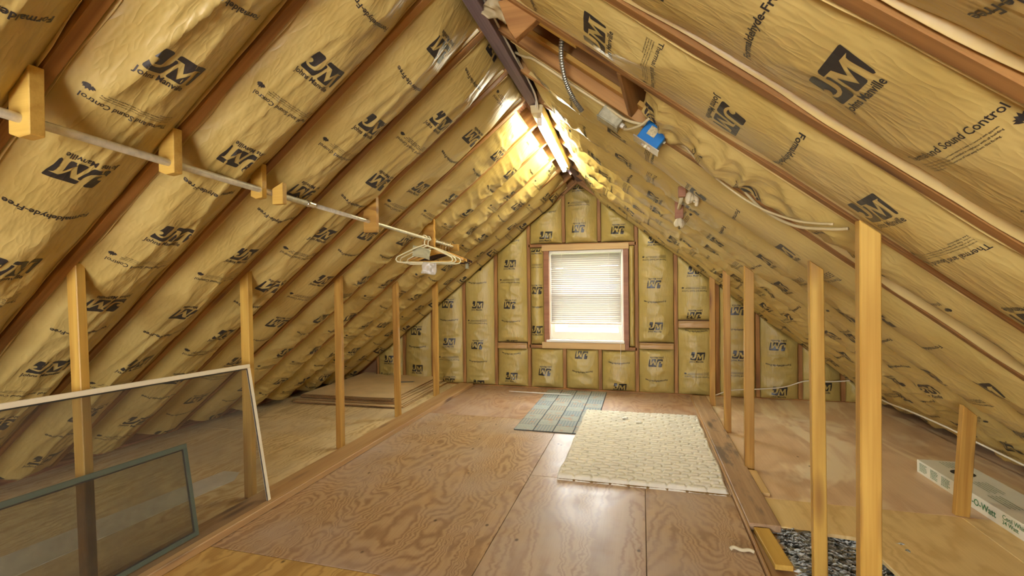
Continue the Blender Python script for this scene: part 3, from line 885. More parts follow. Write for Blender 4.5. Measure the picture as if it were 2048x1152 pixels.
post(1.134, -1.454, 1.24, 0.050, 0.034, M_POSTD, 'right pine post second from the window wall', GR, 0, 0.0, 1)
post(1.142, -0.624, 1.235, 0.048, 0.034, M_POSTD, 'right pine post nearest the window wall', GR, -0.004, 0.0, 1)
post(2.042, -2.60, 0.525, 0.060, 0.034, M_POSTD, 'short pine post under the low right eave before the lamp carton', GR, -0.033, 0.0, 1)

# ================================================================== HANGING ROD
rod_pts = [(-1.007, -4.9951, 1.616), (-1.0217, -4.57, 1.5987), (-1.0342, -4.1676, 1.5863), (-1.0398, -3.7711, 1.5728), (-1.0275, -3.4912, 1.5595), (-1.0275, -2.9565, 1.5394), (-1.0327, -2.1159, 1.5083), (-1.04, -1.69, 1.492)]
rod = empty('clothes_rod', (-1.06, -1.69, 1.49))
tag(rod, 'long galvanised pipe clothes rod hung along the left slope', 'rod')
def under(o, root):
    """keep the world placement of a part when its root is moved off the origin"""
    o.parent = root
    o.matrix_parent_inverse = root.matrix_basis.inverted()
    return o
under(MB().tube(rod_pts[:5], 0.0125, 14).build('pipe', M_GALV, smooth=True), rod)
under(MB().tube(rod_pts[4:], 0.0105, 14).build('pipe', M_GALV, smooth=True), rod)
under(MB().tube([(rod_pts[4][0], rod_pts[4][1] + d_, rod_pts[4][2] - 0.04 * d_) for d_ in (-0.028, -0.022, -0.008, 0.008, 0.022, 0.028)], [0.0128, 0.016, 0.0155, 0.0135, 0.0155, 0.0128], 14).build('coupling', M_STEEL, smooth=True), rod)
def rodblock(x0, x1, y, d, ztop_l, ztop_r, zb, mat, label, notch=True):
    """vertical block nailed to a rafter, top cut along the slope; plane of XZ, depth d in Y"""
    poly = [(x0, y, zb + 0.012), (x0 + (x1 - x0) * 0.45, y, zb), (x1, y, zb + 0.004), (x1, y, ztop_r), (x0, y, ztop_l)]
    if not notch: poly = [(x0, y, zb), (x1, y, zb), (x1, y, ztop_r), (x0, y, ztop_l)]
    c = Vector(((x0 + x1) / 2, y + d / 2, zb))
    o = MB().prism([tuple(Vector(p) - c) for p in poly], (0, d, 0)).build('rod_block', mat, None, bevel=0.002)
    o.location = c
    return tag(o, label, 'wood block', 'wooden blocks carrying the clothes rod')
rodblock(-1.0601, -0.9828, -4.5952, 0.034, 1.6723, 1.7334, 1.5513, M_BLOCK, 'pale rod block nearest the camera at the upper left')
rodblock(-1.0774, -1.0095, -4.1922, 0.032, 1.6506, 1.7042, 1.5483, M_BLOCK, 'pale rod block second from the camera')
rodblock(-1.0852, -1.0267, -3.7930, 0.028, 1.6365, 1.6827, 1.5356, M_BLOCK, 'pale upright rod block in front of its short twin')
rodblock(-1.0228, -0.9691, -3.7412, 0.026, 1.5847, 1.6110, 1.5183, M_BLOCK, 'short rod block just behind the upright one', False)
rodblock(-1.0613, -0.9776, -2.9920, 0.03, 1.6393, 1.7054, 1.4772, M_POSTD, 'brown rod block in the middle of the pipe', False)
rodblock(-1.1017, -1.0042, -2.1469, 0.028, 1.5905, 1.6675, 1.4515, M_POSTD, 'tall brown rod block among the hangers', False)
rodblock(-1.2150, -0.9900, -1.7000, 0.03, 1.5150, 1.5120, 1.4550, M_POSTD, 'brown cross block at the far end of the pipe', False)

# ------------------------------------------------------------------ hangers
def rodat(y):
    for (x0, y0, z0), (x1, y1, z1) in zip(rod_pts, rod_pts[1:]):
        if y0 <= y <= y1:
            t = (y - y0) / (y1 - y0)
            return x0 + t * (x1 - x0), z0 + t * (z1 - z0)
def hook_pts(h, r=0.0165):
    pts = [(0.0, 0, -h), (0.0, 0, -r * 1.6)]
    for i in range(9):
        a = math.radians(-70 + 215 * i / 8)
        pts.append((r * math.cos(a) * 1.0, 0, r * math.sin(a)))
    return pts
GH = 'hangers on the clothes rod'
def hanger(kind, y, rz, label, tilt=0.0):
    x, z = rodat(y)
    root = empty('clothes_hanger', (x, y, z + 0.003))
    root.rotation_euler = (0, tilt, rz)
    tag(root, label, 'hanger', GH)
    if kind == 'tube':
        MB().tube(smoothpath(hook_pts(0.055), 4), 0.0045, 8).build('hook', M_WHITEPL, root, smooth=True)
        loop = [(0, 0, -0.052), (0.07, 0, -0.078), (0.17, 0, -0.128), (0.196, 0, -0.142), (0.205, 0, -0.160), (0.196, 0, -0.176), (0.17, 0, -0.181), (0.0, 0, -0.181), (-0.17, 0, -0.181), (-0.196, 0, -0.176), (-0.205, 0, -0.160), (-0.196, 0, -0.142), (-0.17, 0, -0.128), (-0.07, 0, -0.078)]
        MB().tube(loop, 0.0048, 8, closed=True).build('shoulder_loop', M_WHITEPL, root, smooth=True)
    else:
        wm = {'gold': M_HANGW, 'dark': M_BLACKW, 'clip': M_BLACKW}[kind]
        MB().tube(smoothpath(hook_pts(0.07), 4), 0.0018, 6).build('hook', M_STEEL, root, smooth=True)
        # curved wooden shoulder
        top, bt = [], []
        for i in range(13):
            t = -1 + i / 6
            top.append((0.215 * t, -0.062 - 0.075 * abs(t) ** 1.35))
            bt.append((0.213 * t, -0.062 - 0.075 * abs(t) ** 1.35 - (0.026 - 0.008 * abs(t))))
        poly = [(x_, -0.006, z_) for x_, z_ in top] + [(x_, -0.006, z_) for x_, z_ in reversed(bt)]
        MB().prism(poly, (0, 0.012, 0)).build('shoulder', wm, root, bevel=0.002)
        MB().tube([(-0.19, 0, -0.156), (0.19, 0, -0.156)], 0.005, 8).build('trouser_bar', wm, root, smooth=True)
        if kind == 'clip':
            for sx_ in (-0.17, 0.17):
                MB().box(sx_ - 0.012, sx_ + 0.012, -0.009, -0.005, -0.20, -0.145).box(sx_ - 0.012, sx_ + 0.012, 0.005, 0.009, -0.20, -0.145).box(sx_ - 0.006, sx_ + 0.006, -0.005, 0.005, -0.170, -0.160).build('clip', M_GALVB, root)
    return root
hanger('tube', -2.250, 0.52, 'ivory plastic tube hanger frontmost on the rod')
hanger('tube', -2.190, 0.40, 'ivory plastic tube hanger second on the rod')
hanger('tube', -2.090, 0.30, 'ivory plastic tube hanger just behind the brown block')
hanger('gold', -2.045, 0.20, 'golden wooden hanger beside the ivory ones')
hanger('gold', -1.955, 0.12, 'golden wooden hanger farther along the rod')
hanger('dark', -1.905, 0.05, 'dark wooden hanger between the golden and the clip hanger')
hanger('dark', -1.845, -0.02, 'dark wooden hanger next to the clip hanger')
hanger('clip', -1.785, -0.10, 'dark hanger with two chrome clips nearest the pipe end')
# foam cover and hanging clear card
rr = random.Random(3)
def crumpled(name, w, h, amp, mat, loc, rot, label, cat, seed, nx=14, ny=12, curl=0.0, group=None):
    P, F = [], []
    for i in range(nx + 1):
        for j in range(ny + 1):
            u, v = i / nx, j / ny
            P.append(((u - 0.5) * w + 0.12 * w * (float(vnoise(u * 3, v * 3, seed + 3)) - 0.5), amp * (float(vnoise(u * 4, v * 4, seed)) - 0.5) * 2 + amp * 0.6 * float(fold(u * 7, v * 6, seed + 1)) + curl * (u - 0.5) ** 2, -v * h + 0.1 * h * (float(vnoise(u * 3, v * 2, seed + 5)) - 0.5)))
    for i in range(nx):
        for j in range(ny):
            k = i * (ny + 1) + j
            F.append((k, k + ny + 1, k + ny + 2, k + 1))
    o = MB().add(P, F).build(name, mat, None, smooth=True)
    m = o.modifiers.new('thickness', 'SOLIDIFY')
    m.thickness = 0.0012
    o.location = loc
    o.rotation_euler = rot
    return tag(o, label, cat, group)
M_FOAM = plain('grey_green_foam', C(0.46, 0.42, 0.24), 0.7, bumpsc=50, bumpst=0.3)
crumpled('foam_cover', 0.13, 0.075, 0.012, M_FOAM, (-1.06, -2.225, 1.447), (0.1, 0.25, 0.45), 'grey-green foam shoulder cover sagging over the ivory hangers', 'foam cover', 11)
M_CLEAR = NT('dusty_clear_plastic', 0.25)
_tr = M_CLEAR.n('BsdfTransparent', {'Color': C(0.95, 0.92, 0.85)})
M_CLEAR.set('Base Color', C(0.72, 0.66, 0.55))
_mx = M_CLEAR.n('MixShader', {0: 0.45, 1: M_CLEAR.p.outputs[0], 2: _tr.outputs[0]})
M_CLEAR.t.links.new(_mx.outputs[0], M_CLEAR.t.nodes['Material Output'].inputs[0])
crumpled('plastic_card', 0.105, 0.085, 0.004, M_CLEAR.m, (-0.985, -2.26, 1.333), (0, 0.12, 0.3), 'clear plastic card dangling under the hangers', 'plastic card', 17)

# ================================================================== FLUORESCENT FIXTURE
fx = empty('fluorescent_fixture', (-0.120, -2.54, 2.230), 0.034)
tag(fx, 'lit fluorescent strip light fixed under the ridge', 'ceiling light')
fz = lambda y: zr(y) - 0.012
Lf = 1.52
MB().add([(-0.042, 0, 0.052), (0.042, 0, 0.052), (0.034, 0, 0.0), (-0.034, 0, 0.0), (-0.042, Lf, 0.052), (0.042, Lf, 0.052), (0.034, Lf, 0.0), (-0.034, Lf, 0.0)],
         [(0, 1, 2, 3), (7, 6, 5, 4), (0, 4, 5, 1), (1, 5, 6, 2), (2, 6, 7, 3), (3, 7, 4, 0)]).build('channel', M_FIXT, fx, bevel=0.003)
tm = NT('lit_tube', 0.4)
tm.set('Base Color', C(0.9, 0.9, 0.85))
tm.set('Emission Color', C(0.98, 0.97, 0.76))
tm.set('Emission Strength', TUBE_STRENGTH)
MB().tube([(0, 0.115, -0.026), (0, Lf - 0.135, -0.026)], 0.019, 16).build('tube', tm.m, fx, smooth=True)
for y, dz in ((0.10, 0), (Lf - 0.12, 0)):
    MB().box(-0.016, 0.016, y - 0.008, y + 0.012, -0.046 + dz, 0.004 + dz).build('lamp_holder', M_WHITE, fx, bevel=0.004)
# cables along the ridge
def cable(name, pts, r, mat, label, cat='cable', seg=7, n=8, group=None):
    base = Vector(pts[len(pts) // 2])
    P = [Vector(p) - base for p in smoothpath(pts, n)]
    o = MB().tube(P, r, seg).build(name, mat, None, smooth=True)
    o.location = base
    return tag(o, label, cat, group)
xs = -0.147 + 0.033
cable('electrical_cable', [(xs, -4.6, 2.345), (xs + 0.003, -3.9, 2.33), (xs, -3.4, 2.335), (xs + 0.004, -3.1, 2.32), (xs, -2.8, 2.33), (xs, -2.6, 2.305), (xs - 0.012, -2.53, 2.262)], 0.0055, M_WCABLE, 'white cable stapled along the dark ridge board to the strip light')
cable('electrical_cable', [(xs + 0.004, -3.05, 2.335), (xs + 0.010, -2.85, 2.315), (xs + 0.014, -2.65, 2.29), (xs + 0.002, -2.53, 2.245)], 0.0045, M_WCABLE, 'second white cable looping down to the strip light')
def rp(s, y, n): return roofp(1, y, s, n)
cable('electrical_cable', [(xs + 0.008, -3.10, 2.34), (-0.02, -3.25, 2.235), rp(0.28, -3.318, 0.010), rp(0.50, -3.325, 0.012), rp(0.70, -3.335, 0.012), rp(0.80, -3.37, 0.02), rp(0.90, -3.41, 0.0)], 0.0062, M_CABLE, 'ivory cable running down the rafter to the blue box')
cable('electrical_cable', [rp(0.80, -3.31, 0.03), rp(0.81, -3.35, 0.05), rp(0.84, -3.40, 0.05), rp(0.88, -3.46, 0.03), rp(0.90, -3.50, 0.0)], 0.0055, M_CABLE, 'short ivory cable bridging the metal box and the roof bay')
cable('electrical_cable', [rp(0.98, -3.46, -0.01), rp(1.05, -3.44, 0.0), rp(1.16, -3.395, -0.01), rp(1.30, -3.375, -0.012), rp(1.45, -3.42, 0.03), rp(1.56, -3.55, 0.05), rp(1.63, -3.68, 0.035), rp(1.66, -3.73, 0.02)], 0.0055, M_CABLE, 'ivory cable drooping from the blue box towards the near right post')
cable('electrical_cable', [rp(0.98, -3.48, -0.01), rp(1.08, -3.47, 0.01), rp(1.2, -3.44, 0.03), rp(1.4, -3.48, 0.05), rp(1.54, -3.60, 0.05), rp(1.62, -3.72, 0.03)], 0.004, M_CABLE, 'thin ivory wire beside the drooping cable')
# armoured flexible conduit: a ribbed tube
fp = smoothpath([(0.200, -3.50, 2.20), (0.184, -3.46, 2.122), (0.196, -3.43, 2.025), (0.226, -3.40, 1.955), (0.258, -3.36, 1.912)], 30)
cable_r = [0.0108 if i % 3 else 0.0066 for i in range(len(fp))]
bse = Vector(fp[60])
fo = MB().tube([p - bse for p in fp], cable_r, 10).build('flexible_conduit', plain('armour_steel', C(0.42, 0.40, 0.32), 0.35, 0.8), None)
fo.location = bse
tag(fo, 'ribbed steel flexible conduit hanging in the open roof bay', 'conduit')

# ================================================================== JUNCTION BOXES ON THE RIGHT RAFTER
def slopebox(name, side, s, y, n, ls, ly, ln, mat, label, cat, rot=0.0):
    """box lying on the slope; origin at its rafter side"""
    p = roofp(side, y, s, n)
    X = Vector((side * CT, 0, -ST)); Y = Vector((0, -1, 0.02)).normalized(); Z = X.cross(Y)
    if Z.z > 0: Y = -Y; Z = X.cross(Y)
    root = empty(name)
    R = Matrix(((X.x, Y.x, Z.x, p.x), (X.y, Y.y, Z.y, p.y), (X.z, Y.z, Z.z, p.z), (0, 0, 0, 1))) @ Matrix.Rotation(rot, 4, 'Z')
    root.matrix_world = R
    tag(root, label, cat)
    MB().box(-ls / 2, ls / 2, -ly / 2, ly / 2, 0, ln).build('box', mat, root, bevel=0.003)
    return root
y8 = YRr(8)
jb = slopebox('junction_box', 1, 0.725, y8 + 0.030, 0.006, 0.105, 0.060, 0.055, M_GALVB, 'dusty galvanised junction box on the right rafter', 'junction box')
MB().box(-0.055, 0.055, -0.032, 0.032, 0.054, 0.058).build('cover_plate', M_GALVB, jb, bevel=0.001)
MB().tube([(0.052, 0, 0.028), (0.068, 0, 0.028)], 0.011, 10).build('clamp', M_GALV, jb)
for sx_ in (-1, 1): MB().tube([(0.040 * sx_, 0.015 * sx_, 0.057), (0.040 * sx_, 0.015 * sx_, 0.061)], 0.004, 8).build('screw', M_STEEL, jb)
bb = slopebox('switch_box', 1, 0.935, y8 - 0.055, -0.015, 0.098, 0.060, 0.080, M_BLUE, 'blue plastic switch box with a metal plate on the right rafter', 'switch box')
fp_ = MB().box(-0.062, 0.062, -0.040, -0.014, 0.081, 0.085).box(-0.062, 0.062, 0.014, 0.040, 0.081, 0.085).box(-0.062, -0.022, -0.014, 0.014, 0.081, 0.085).box(0.022, 0.062, -0.014, 0.014, 0.081, 0.085).build('face_plate', M_STEEL, bb)
MB().box(-0.020, 0.020, -0.012, 0.012, 0.079, 0.083).build('switch_well', M_FIXT, bb)
MB().box(-0.006, 0.006, -0.005, 0.005, 0.082, 0.094).build('switch_lever', M_WHITEPL, bb, bevel=0.002)
lab_m = plain('label_paper', C(0.52, 0.42, 0.22), 0.7, var=0.3, varscale=120)
for sg in (-1, 1): MB().box(-0.024, 0.012, sg * 0.0302 - 0.0006, sg * 0.0302 + 0.0006, 0.012, 0.050).build('rating_label', lab_m, bb)
for xx in (-0.049, 0.049): MB().tube([(xx, -0.012, 0.03), (xx * 1.14, -0.012, 0.03)], 0.006, 8).build('nail_boss', M_WHITEPL, bb)

# loose lumber in the open bay (Y -3.51 .. -3.92)
def lumber(name, a, b, wdir, w, t, mat, label, cat='board'):
    return tag(board(name, a, b, wdir, w, t, mat, None, 0.002), label, cat)
lumber('nailing_board', rp(0.10, y8 - 0.045, -0.055), rp(0.84, y8 - 0.045, -0.055), (0, 1, 0), 0.048, 0.020, M_POSTD, 'yellowish nailing strip along the far rafter of the open roof bay')
lumber('inner_board', rp(0.18, y8 - 0.27, -0.105), rp(0.84, y8 - 0.27, -0.105), (0, 1, 0), 0.10, 0.019, M_SHEATH, 'reddish board inside the open roof bay')
lumber('blocking', rp(0.36, y8 - 0.362, -0.030), rp(0.56, y8 - 0.362, -0.030), (0, 1, 0), 0.048, 0.045, M_BLOCK, 'short pale block against the near rafter of the open bay')
lumber('bay_trim', rp(0.80, y8 - 0.025, -0.05), rp(0.76, y8 - 0.38, -0.05), (-ST, 0, -CT), 0.10, 0.018, M_RAFTER, 'thin crosspiece closing the open roof bay')
cbk = MB().prism([(-0.06, 0, 0.08), (0.08, 0, 0.09), (0.10, 0, 0.0), (0.005, 0, -0.07), (-0.02, 0, -0.03)], (0, 0.036, 0)).build('collar_block', M_STUD, None, bevel=0.002)
cbk.location = (0.055, -3.74, 2.135)
tag(cbk, 'brown wedge-shaped block beside the ridge in the open bay', 'wood block')
crumpled('insulation_scrap', 0.12, 0.08, 0.022, plain('kraft_scrap', C(0.42, 0.32, 0.16), 0.6, bumpsc=30, bumpst=0.5), (-0.035, -3.60, 2.300), (0.9, 0.5, 0.3), 'crumpled scrap of pale paper tucked beside the ridge', 'paper scrap', 23)

# stub rod on the right slope with its blocks and tied rags
y7, y5 = YRr(7), YRr(6)
def smallblock(x, y, z, w, d, h, mat, label, wedge=False):
    if wedge: mb_ = MB().prism([(-w / 2, -d / 2, 0), (w / 2, -d / 2, 0), (w / 2, -d / 2, 0.006), (-w / 2, -d / 2, h)], (0, d, 0))
    else: mb_ = MB().box(-w / 2, w / 2, -d / 2, d / 2, 0, h)
    o = mb_.build('rod_block', mat, None, bevel=0.002)
    o.location = (x, y, z)
    return tag(o, label, 'wood block', 'dark blocks of the short rod on the right')
smallblock(0.755, y7, 1.600, 0.066, 0.03, 0.058, M_WINWOOD, 'dark wedge block above the short rod on the right', True)
smallblock(0.697, y7 - 0.005, 1.588, 0.036, 0.03, 0.052, M_WINWOOD, 'dark square block at the near end of the short right rod')
smallblock(0.712, y5, 1.535, 0.046, 0.03, 0.105, M_WINWOOD, 'dark tall block at the far end of the short right rod')
tag(MB().tube([(0.700, y7 + 0.01, 1.606), (0.712, y5 - 0.016, 1.592)], 0.010, 10).build('short_rod', M_WHITEPL, None, smooth=True), 'short pale rod between two dark blocks on the right slope', 'rod')
M_RAG = plain('cream_rag', C(0.66, 0.57, 0.36), 0.65, bumpsc=25, bumpst=0.5)
def rag(x, y, z, w, h, label, seed):
    rr = random.Random(seed)
    root = empty('tied_rag', (x, y, z - h))
    tag(root, label, 'rag')
    for i in range(7):
        a, b = rr.uniform(-w / 2, w / 2), rr.uniform(-0.012, 0.012)
        q = h * rr.uniform(0.0, 0.35)
        pts = smoothpath([(a * 0.3, b * 0.4, h), (a * 0.9, b, h * 0.7), (a * 1.1, b * 1.2, h * 0.35), (a * 0.9, b, q)], 4)
        n_ = len(pts)
        MB().tube(pts, [0.006 + 0.007 * math.sin(math.pi * (k_ + 0.6) / n_) * rr.uniform(0.7, 1.2) for k_ in range(n_)], 7).build('fold', M_RAG, root, smooth=True)
    return root
rag(0.747, y7 - 0.022, 1.618, 0.050, 0.080, 'cream rag bunched under the wedge block on the right slope', 31)
rag(0.714, y5 - 0.002, 1.538, 0.034, 0.060, 'cream rag bunched under the tall dark block', 37)

# wire along the wall, connector and wire on the right slope
cable('electrical_cable', [(1.17, -0.33, 0.02), (1.204, -0.32, 0.034), (1.366, -0.31, 0.09), (1.638, -0.32, 0.118), (1.836, -0.31, 0.146), (2.018, -0.30, 0.208), (2.22, -0.31, 0.212), (2.39, -0.32, 0.232)], 0.006, M_WCABLE, 'white cable strung along the window wall behind the right posts')
cable('electrical_cable', [roofp(1, -0.72, 3.36, 0.07), roofp(1, -1.0, 3.34, 0.08), roofp(1, -1.43, 3.28, 0.085), roofp(1, -1.8, 3.30, 0.08), roofp(1, -1.95, 3.36, 0.075), roofp(1, -2.2, 3.42, 0.07), roofp(1, -2.7, 3.50, 0.07)], 0.006, M_WCABLE, 'white extension wire lying along the low right eave')
co = empty('cord_connector', tuple(roofp(1, -0.70, 3.35, 0.08)))
tag(co, 'grey cord connector at the end of the eave wire', 'connector')
MB().tube([(0, 0.06, 0.01), (0, 0.05, 0.01), (0, -0.05, 0), (0, -0.06, 0)], [0.014, 0.02, 0.02, 0.012], 10).build('body', plain('grey_rubber', C(0.25, 0.24, 0.20), 0.5), co, smooth=True)
MB().tube([(0, -0.06, 0), (0, -0.085, 0)], [0.011, 0.007], 8).build('strain_relief', M_DARK, co, smooth=True)

# ================================================================== SCREENS LEANING ON THE LEFT POSTS
def leaning(name, y0, y1, xb, zb, xt, zt0, zt1, fwid, fth, mframe, mfill, fillname, label, cat):
    """frame whose bottom edge runs along Y at (xb,zb); top edge at xt with heights zt0 (at y0, near) and zt1 (at y1, far)"""
    root = empty(name, (xb, y1, zb))
    tag(root, label, cat)
    def pt(y, h):
        t = (y - y0) / (y1 - y0)
        ztp = zt0 + (zt1 - zt0) * t
        return Vector((xb + (xt - xb) * h - xb, y - y1, (ztp - zb) * h))
    nrm = (pt(y1, 1) - pt(y1, 0)).cross(Vector((0, 1, 0))).normalized()
    A, B, Cc, D = pt(y0, 0), pt(y1, 0), pt(y1, 1), pt(y0, 1)
    hv = (Cc - B).normalized()
    yv = Vector((0, 1, 0))
    def rail(nm, a, b, wd):
        o = board(nm, a, b, wd, fwid, fth, mframe, None, 0.002)
        o.parent = root
        return o
    rail('frame_rail', A + hv * fwid / 2, B + hv * fwid / 2, hv)
    rail('frame_rail', D - hv * fwid / 2, Cc - hv * fwid / 2, hv)
    rail('frame_stile', B - yv * fwid / 2 + hv * fwid, Cc - yv * fwid / 2 - hv * fwid, yv)
    rail('frame_stile', A + yv * fwid / 2 + hv * fwid, D + yv * fwid / 2 - hv * fwid, yv)
    i = fwid * 0.8
    q = [A + yv * i + hv * i, B - yv * i + hv * i, Cc - yv * i - hv * i, D + yv * i - hv * i]
    MB().prism([tuple(v - nrm * 0.0006) for v in q], nrm * 0.0012).build(fillname, mfill, root)
    # thin inner spline / bead
    j = fwid + 0.003
    q2 = [A + yv * j + hv * j, B - yv * j + hv * j, Cc - yv * j - hv * j, D + yv * j - hv * j]
    off = nrm * (fth / 2 - 0.002)
    if off.x < 0: off = -off
    MB().tube([tuple(v + off) for v in q2], 0.0028, 6, closed=True).build('spline', M_DARK, root)
    return root
ms = NT('insect_mesh', 0.7)
ms.set('Base Color', C(0.16, 0.13, 0.09))
_t = ms.n('BsdfTransparent', {'Color': C(0.95, 0.95, 0.95)})
uvn = ms.noise(ms.n('TexCoord').outputs['Object'], 3.0, 3)
_m = ms.n('MixShader', {0: ms.mapr(uvn, 0.3, 0.7, 0.80, 0.89), 1: ms.p.outputs[0], 2: _t.outputs[0]})
ms.t.links.new(_m.outputs[0], ms.t.nodes['Material Output'].inputs[0])
leaning('window_screen', -5.05, -3.345, -1.413, 0.0, -1.545, 0.815, 0.752, 0.021, 0.012, M_CREAM, ms.m, 'insect_mesh', 'large cream-framed insect screen leaning on the left posts', 'window screen')
gs = NT('dusty_storm_glass', 0.06)
_t = gs.n('BsdfTransparent', {'Color': C(0.86, 0.87, 0.80)})
_g = gs.n('BsdfGlossy', {'Color': C(0.8, 0.8, 0.75), 'Roughness': 0.12})
_d = gs.n('BsdfDiffuse', {'Color': C(0.45, 0.42, 0.30)})
_fr = gs.n('Fresnel', {'IOR': 1.45}).outputs[0]
dn = gs.noise(gs.n('TexCoord').outputs['Object'], 7.0, 4, 0.6)
_m1 = gs.n('MixShader', {0: gs.mapr(dn, 0.35, 0.75, 0.02, 0.22), 1: _t.outputs[0], 2: _d.outputs[0]})
_m2 = gs.n('MixShader', {0: _fr, 1: _m1.outputs[0], 2: _g.outputs[0]})
gs.t.links.new(_m2.outputs[0], gs.t.nodes['Material Output'].inputs[0])
leaning('storm_sash', -4.95, -3.735, -1.458, 0.042, -1.525, 0.490, 0.452, 0.020, 0.014, M_GREEN, gs.m, 'glass', 'smaller green-framed storm sash standing behind the cream screen', 'storm window')

# aluminium strip on the left floor
o = MB().prism([(-0.01, 0.52, 0.002), (0.10, 0.53, 0.002), (0.17, 0.42, 0.002), (0.06, -0.9, 0.002), (-0.20, -0.9, 0.002)], (0, 0, 0.003)).build('metal_flashing', M_ALU, None)
o.location = (-2.05, -3.55, 0.0)
tag(o, 'flat grey aluminium flashing lying behind the screens', 'flashing')

# ================================================================== CARDBOARD STACK
rr = random.Random(8)
specs = [(-2.33, -0.78, 1.22, 1.22, 0.010, 0.035), (-2.31, -0.80, 1.18, 1.25, 0.008, 0.02), (-2.35, -0.77, 1.20, 1.20, 0.009, 0.05), (-2.33, -0.74, 1.10, 1.18, 0.008, -0.02),
         (-2.345, -0.74, 1.04, 1.20, 0.008, 0.03), (-2.36, -0.74, 1.02, 1.22, 0.007, 0.015), (-2.35, -0.735, 1.02, 1.22, 0.007, 0.03)]
zc = 0.001
CO = ['at the bottom of the stack', 'second from the bottom', 'third from the bottom', 'in the middle', 'third from the top', 'second from the top', 'on top']
for i, (x, y, w, d, th, rz_) in enumerate(specs):
    root = empty('cardboard_sheet', (x, y, zc), rz_)
    tag(root, 'flattened brown cardboard sheet %s of the pile' % CO[i], 'cardboard', 'stack of flattened cardboard')
    n = 10
    gv, gf = [], []
    for ii in range(n + 1):
        for jj in range(n + 1):
            u, v = ii / n, jj / n
            gv.append(((u - 0.5) * w, (v - 0.5) * d, th + 0.003 * (float(vnoise(u * 3, v * 3, 60 + i)) - 0.5)))
    for ii in range(n):
        for jj in range(n):
            k = ii * (n + 1) + jj
            gf.append((k, k + n + 1, k + n + 2, k + 1))
    MB().add(gv, gf).build('face_liner', M_CARD, root, smooth=True)
    MB().box(-w / 2 + 0.001, w / 2 - 0.001, -d / 2 + 0.001, d / 2 - 0.001, 0, th - 0.002).build('fluted_core', M_CARDE, root)
    if i == 6:
        MB().prism([(0.16, 0.05, th + 0.0022), (0.36, 0.13, th + 0.0022), (0.36, 0.18, th + 0.0022), (0.14, 0.12, th + 0.0022)], (0, 0, 0.0008)).build('dark_tape', plain('grey_blue_tape', C(0.10, 0.115, 0.13), 0.4), root)
    zc += th + 0.0035

# ================================================================== RUG, CARPET, STICK
def rug():
    x0, x1, y0, y1 = 0.0, 0.955, -2.650, -1.105
    nx, ny = 150, 330
    X, Y = np.meshgrid(np.linspace(0, x1 - x0, nx + 1), np.linspace(0, y1 - y0, ny + 1))
    row = np.floor(Y / 0.046)
    fy = np.abs(Y / 0.046 - row - 0.5) * 2
    bx = X / 0.105 + 0.5 * (row % 2) + 0.3 * vnoise(row * 1.7, X * 0, 5)
    fx_ = np.abs(bx - np.floor(bx) - 0.5) * 2
    dx = np.minimum(X, (x1 - x0) - X)
    dy = np.minimum(Y, (y1 - y0) - Y)
    ed = np.clip(np.minimum(dx, dy) / 0.016, 0, 1) ** 0.5
    Z = 0.026 * ed + 0.004 - 0.020 * np.clip((fy - 0.66) / 0.34, 0, 1) * (0.35 + 0.65 * vnoise(X * 9, row * 3.3, 15)) - 0.016 * np.clip((fx_ - 0.86) / 0.14, 0, 1) + 0.005 * (vnoise(X * 6, Y * 6, 3) - 0.5) + 0.003 * (vnoise(X * 90, Y * 90, 4) - 0.5)
    XX = X + 0.006 * (vnoise(Y * 7, X * 0, 8) - 0.5) * 2
    vs = np.stack([XX, Y, Z], -1).reshape(-1, 3)
    idx = np.arange((nx + 1) * (ny + 1)).reshape(ny + 1, nx + 1)
    q = np.stack([idx[:-1, :-1], idx[:-1, 1:], idx[1:, 1:], idx[1:, :-1]], -1).reshape(-1, 4)
    root = empty('area_rug', (x0, y0, 0.0))
    tag(root, 'cream basket-weave rug lying before the window', 'rug')
    me = bpy.data.meshes.new('pile')
    me.from_pydata(vs.tolist(), [], q.tolist())
    link('pile', me, plain('cream_wool', C(0.80, 0.745, 0.60), 0.9, bumpsc=260, bumpst=0.5, var=0.08, varscale=12), root, True)
    MB().box(0.004, x1 - x0 - 0.004, 0.003, y1 - y0 - 0.004, 0.0, 0.010).build('jute_backing', plain('jute_backing', C(0.20, 0.115, 0.03), 0.9), root)
rug()
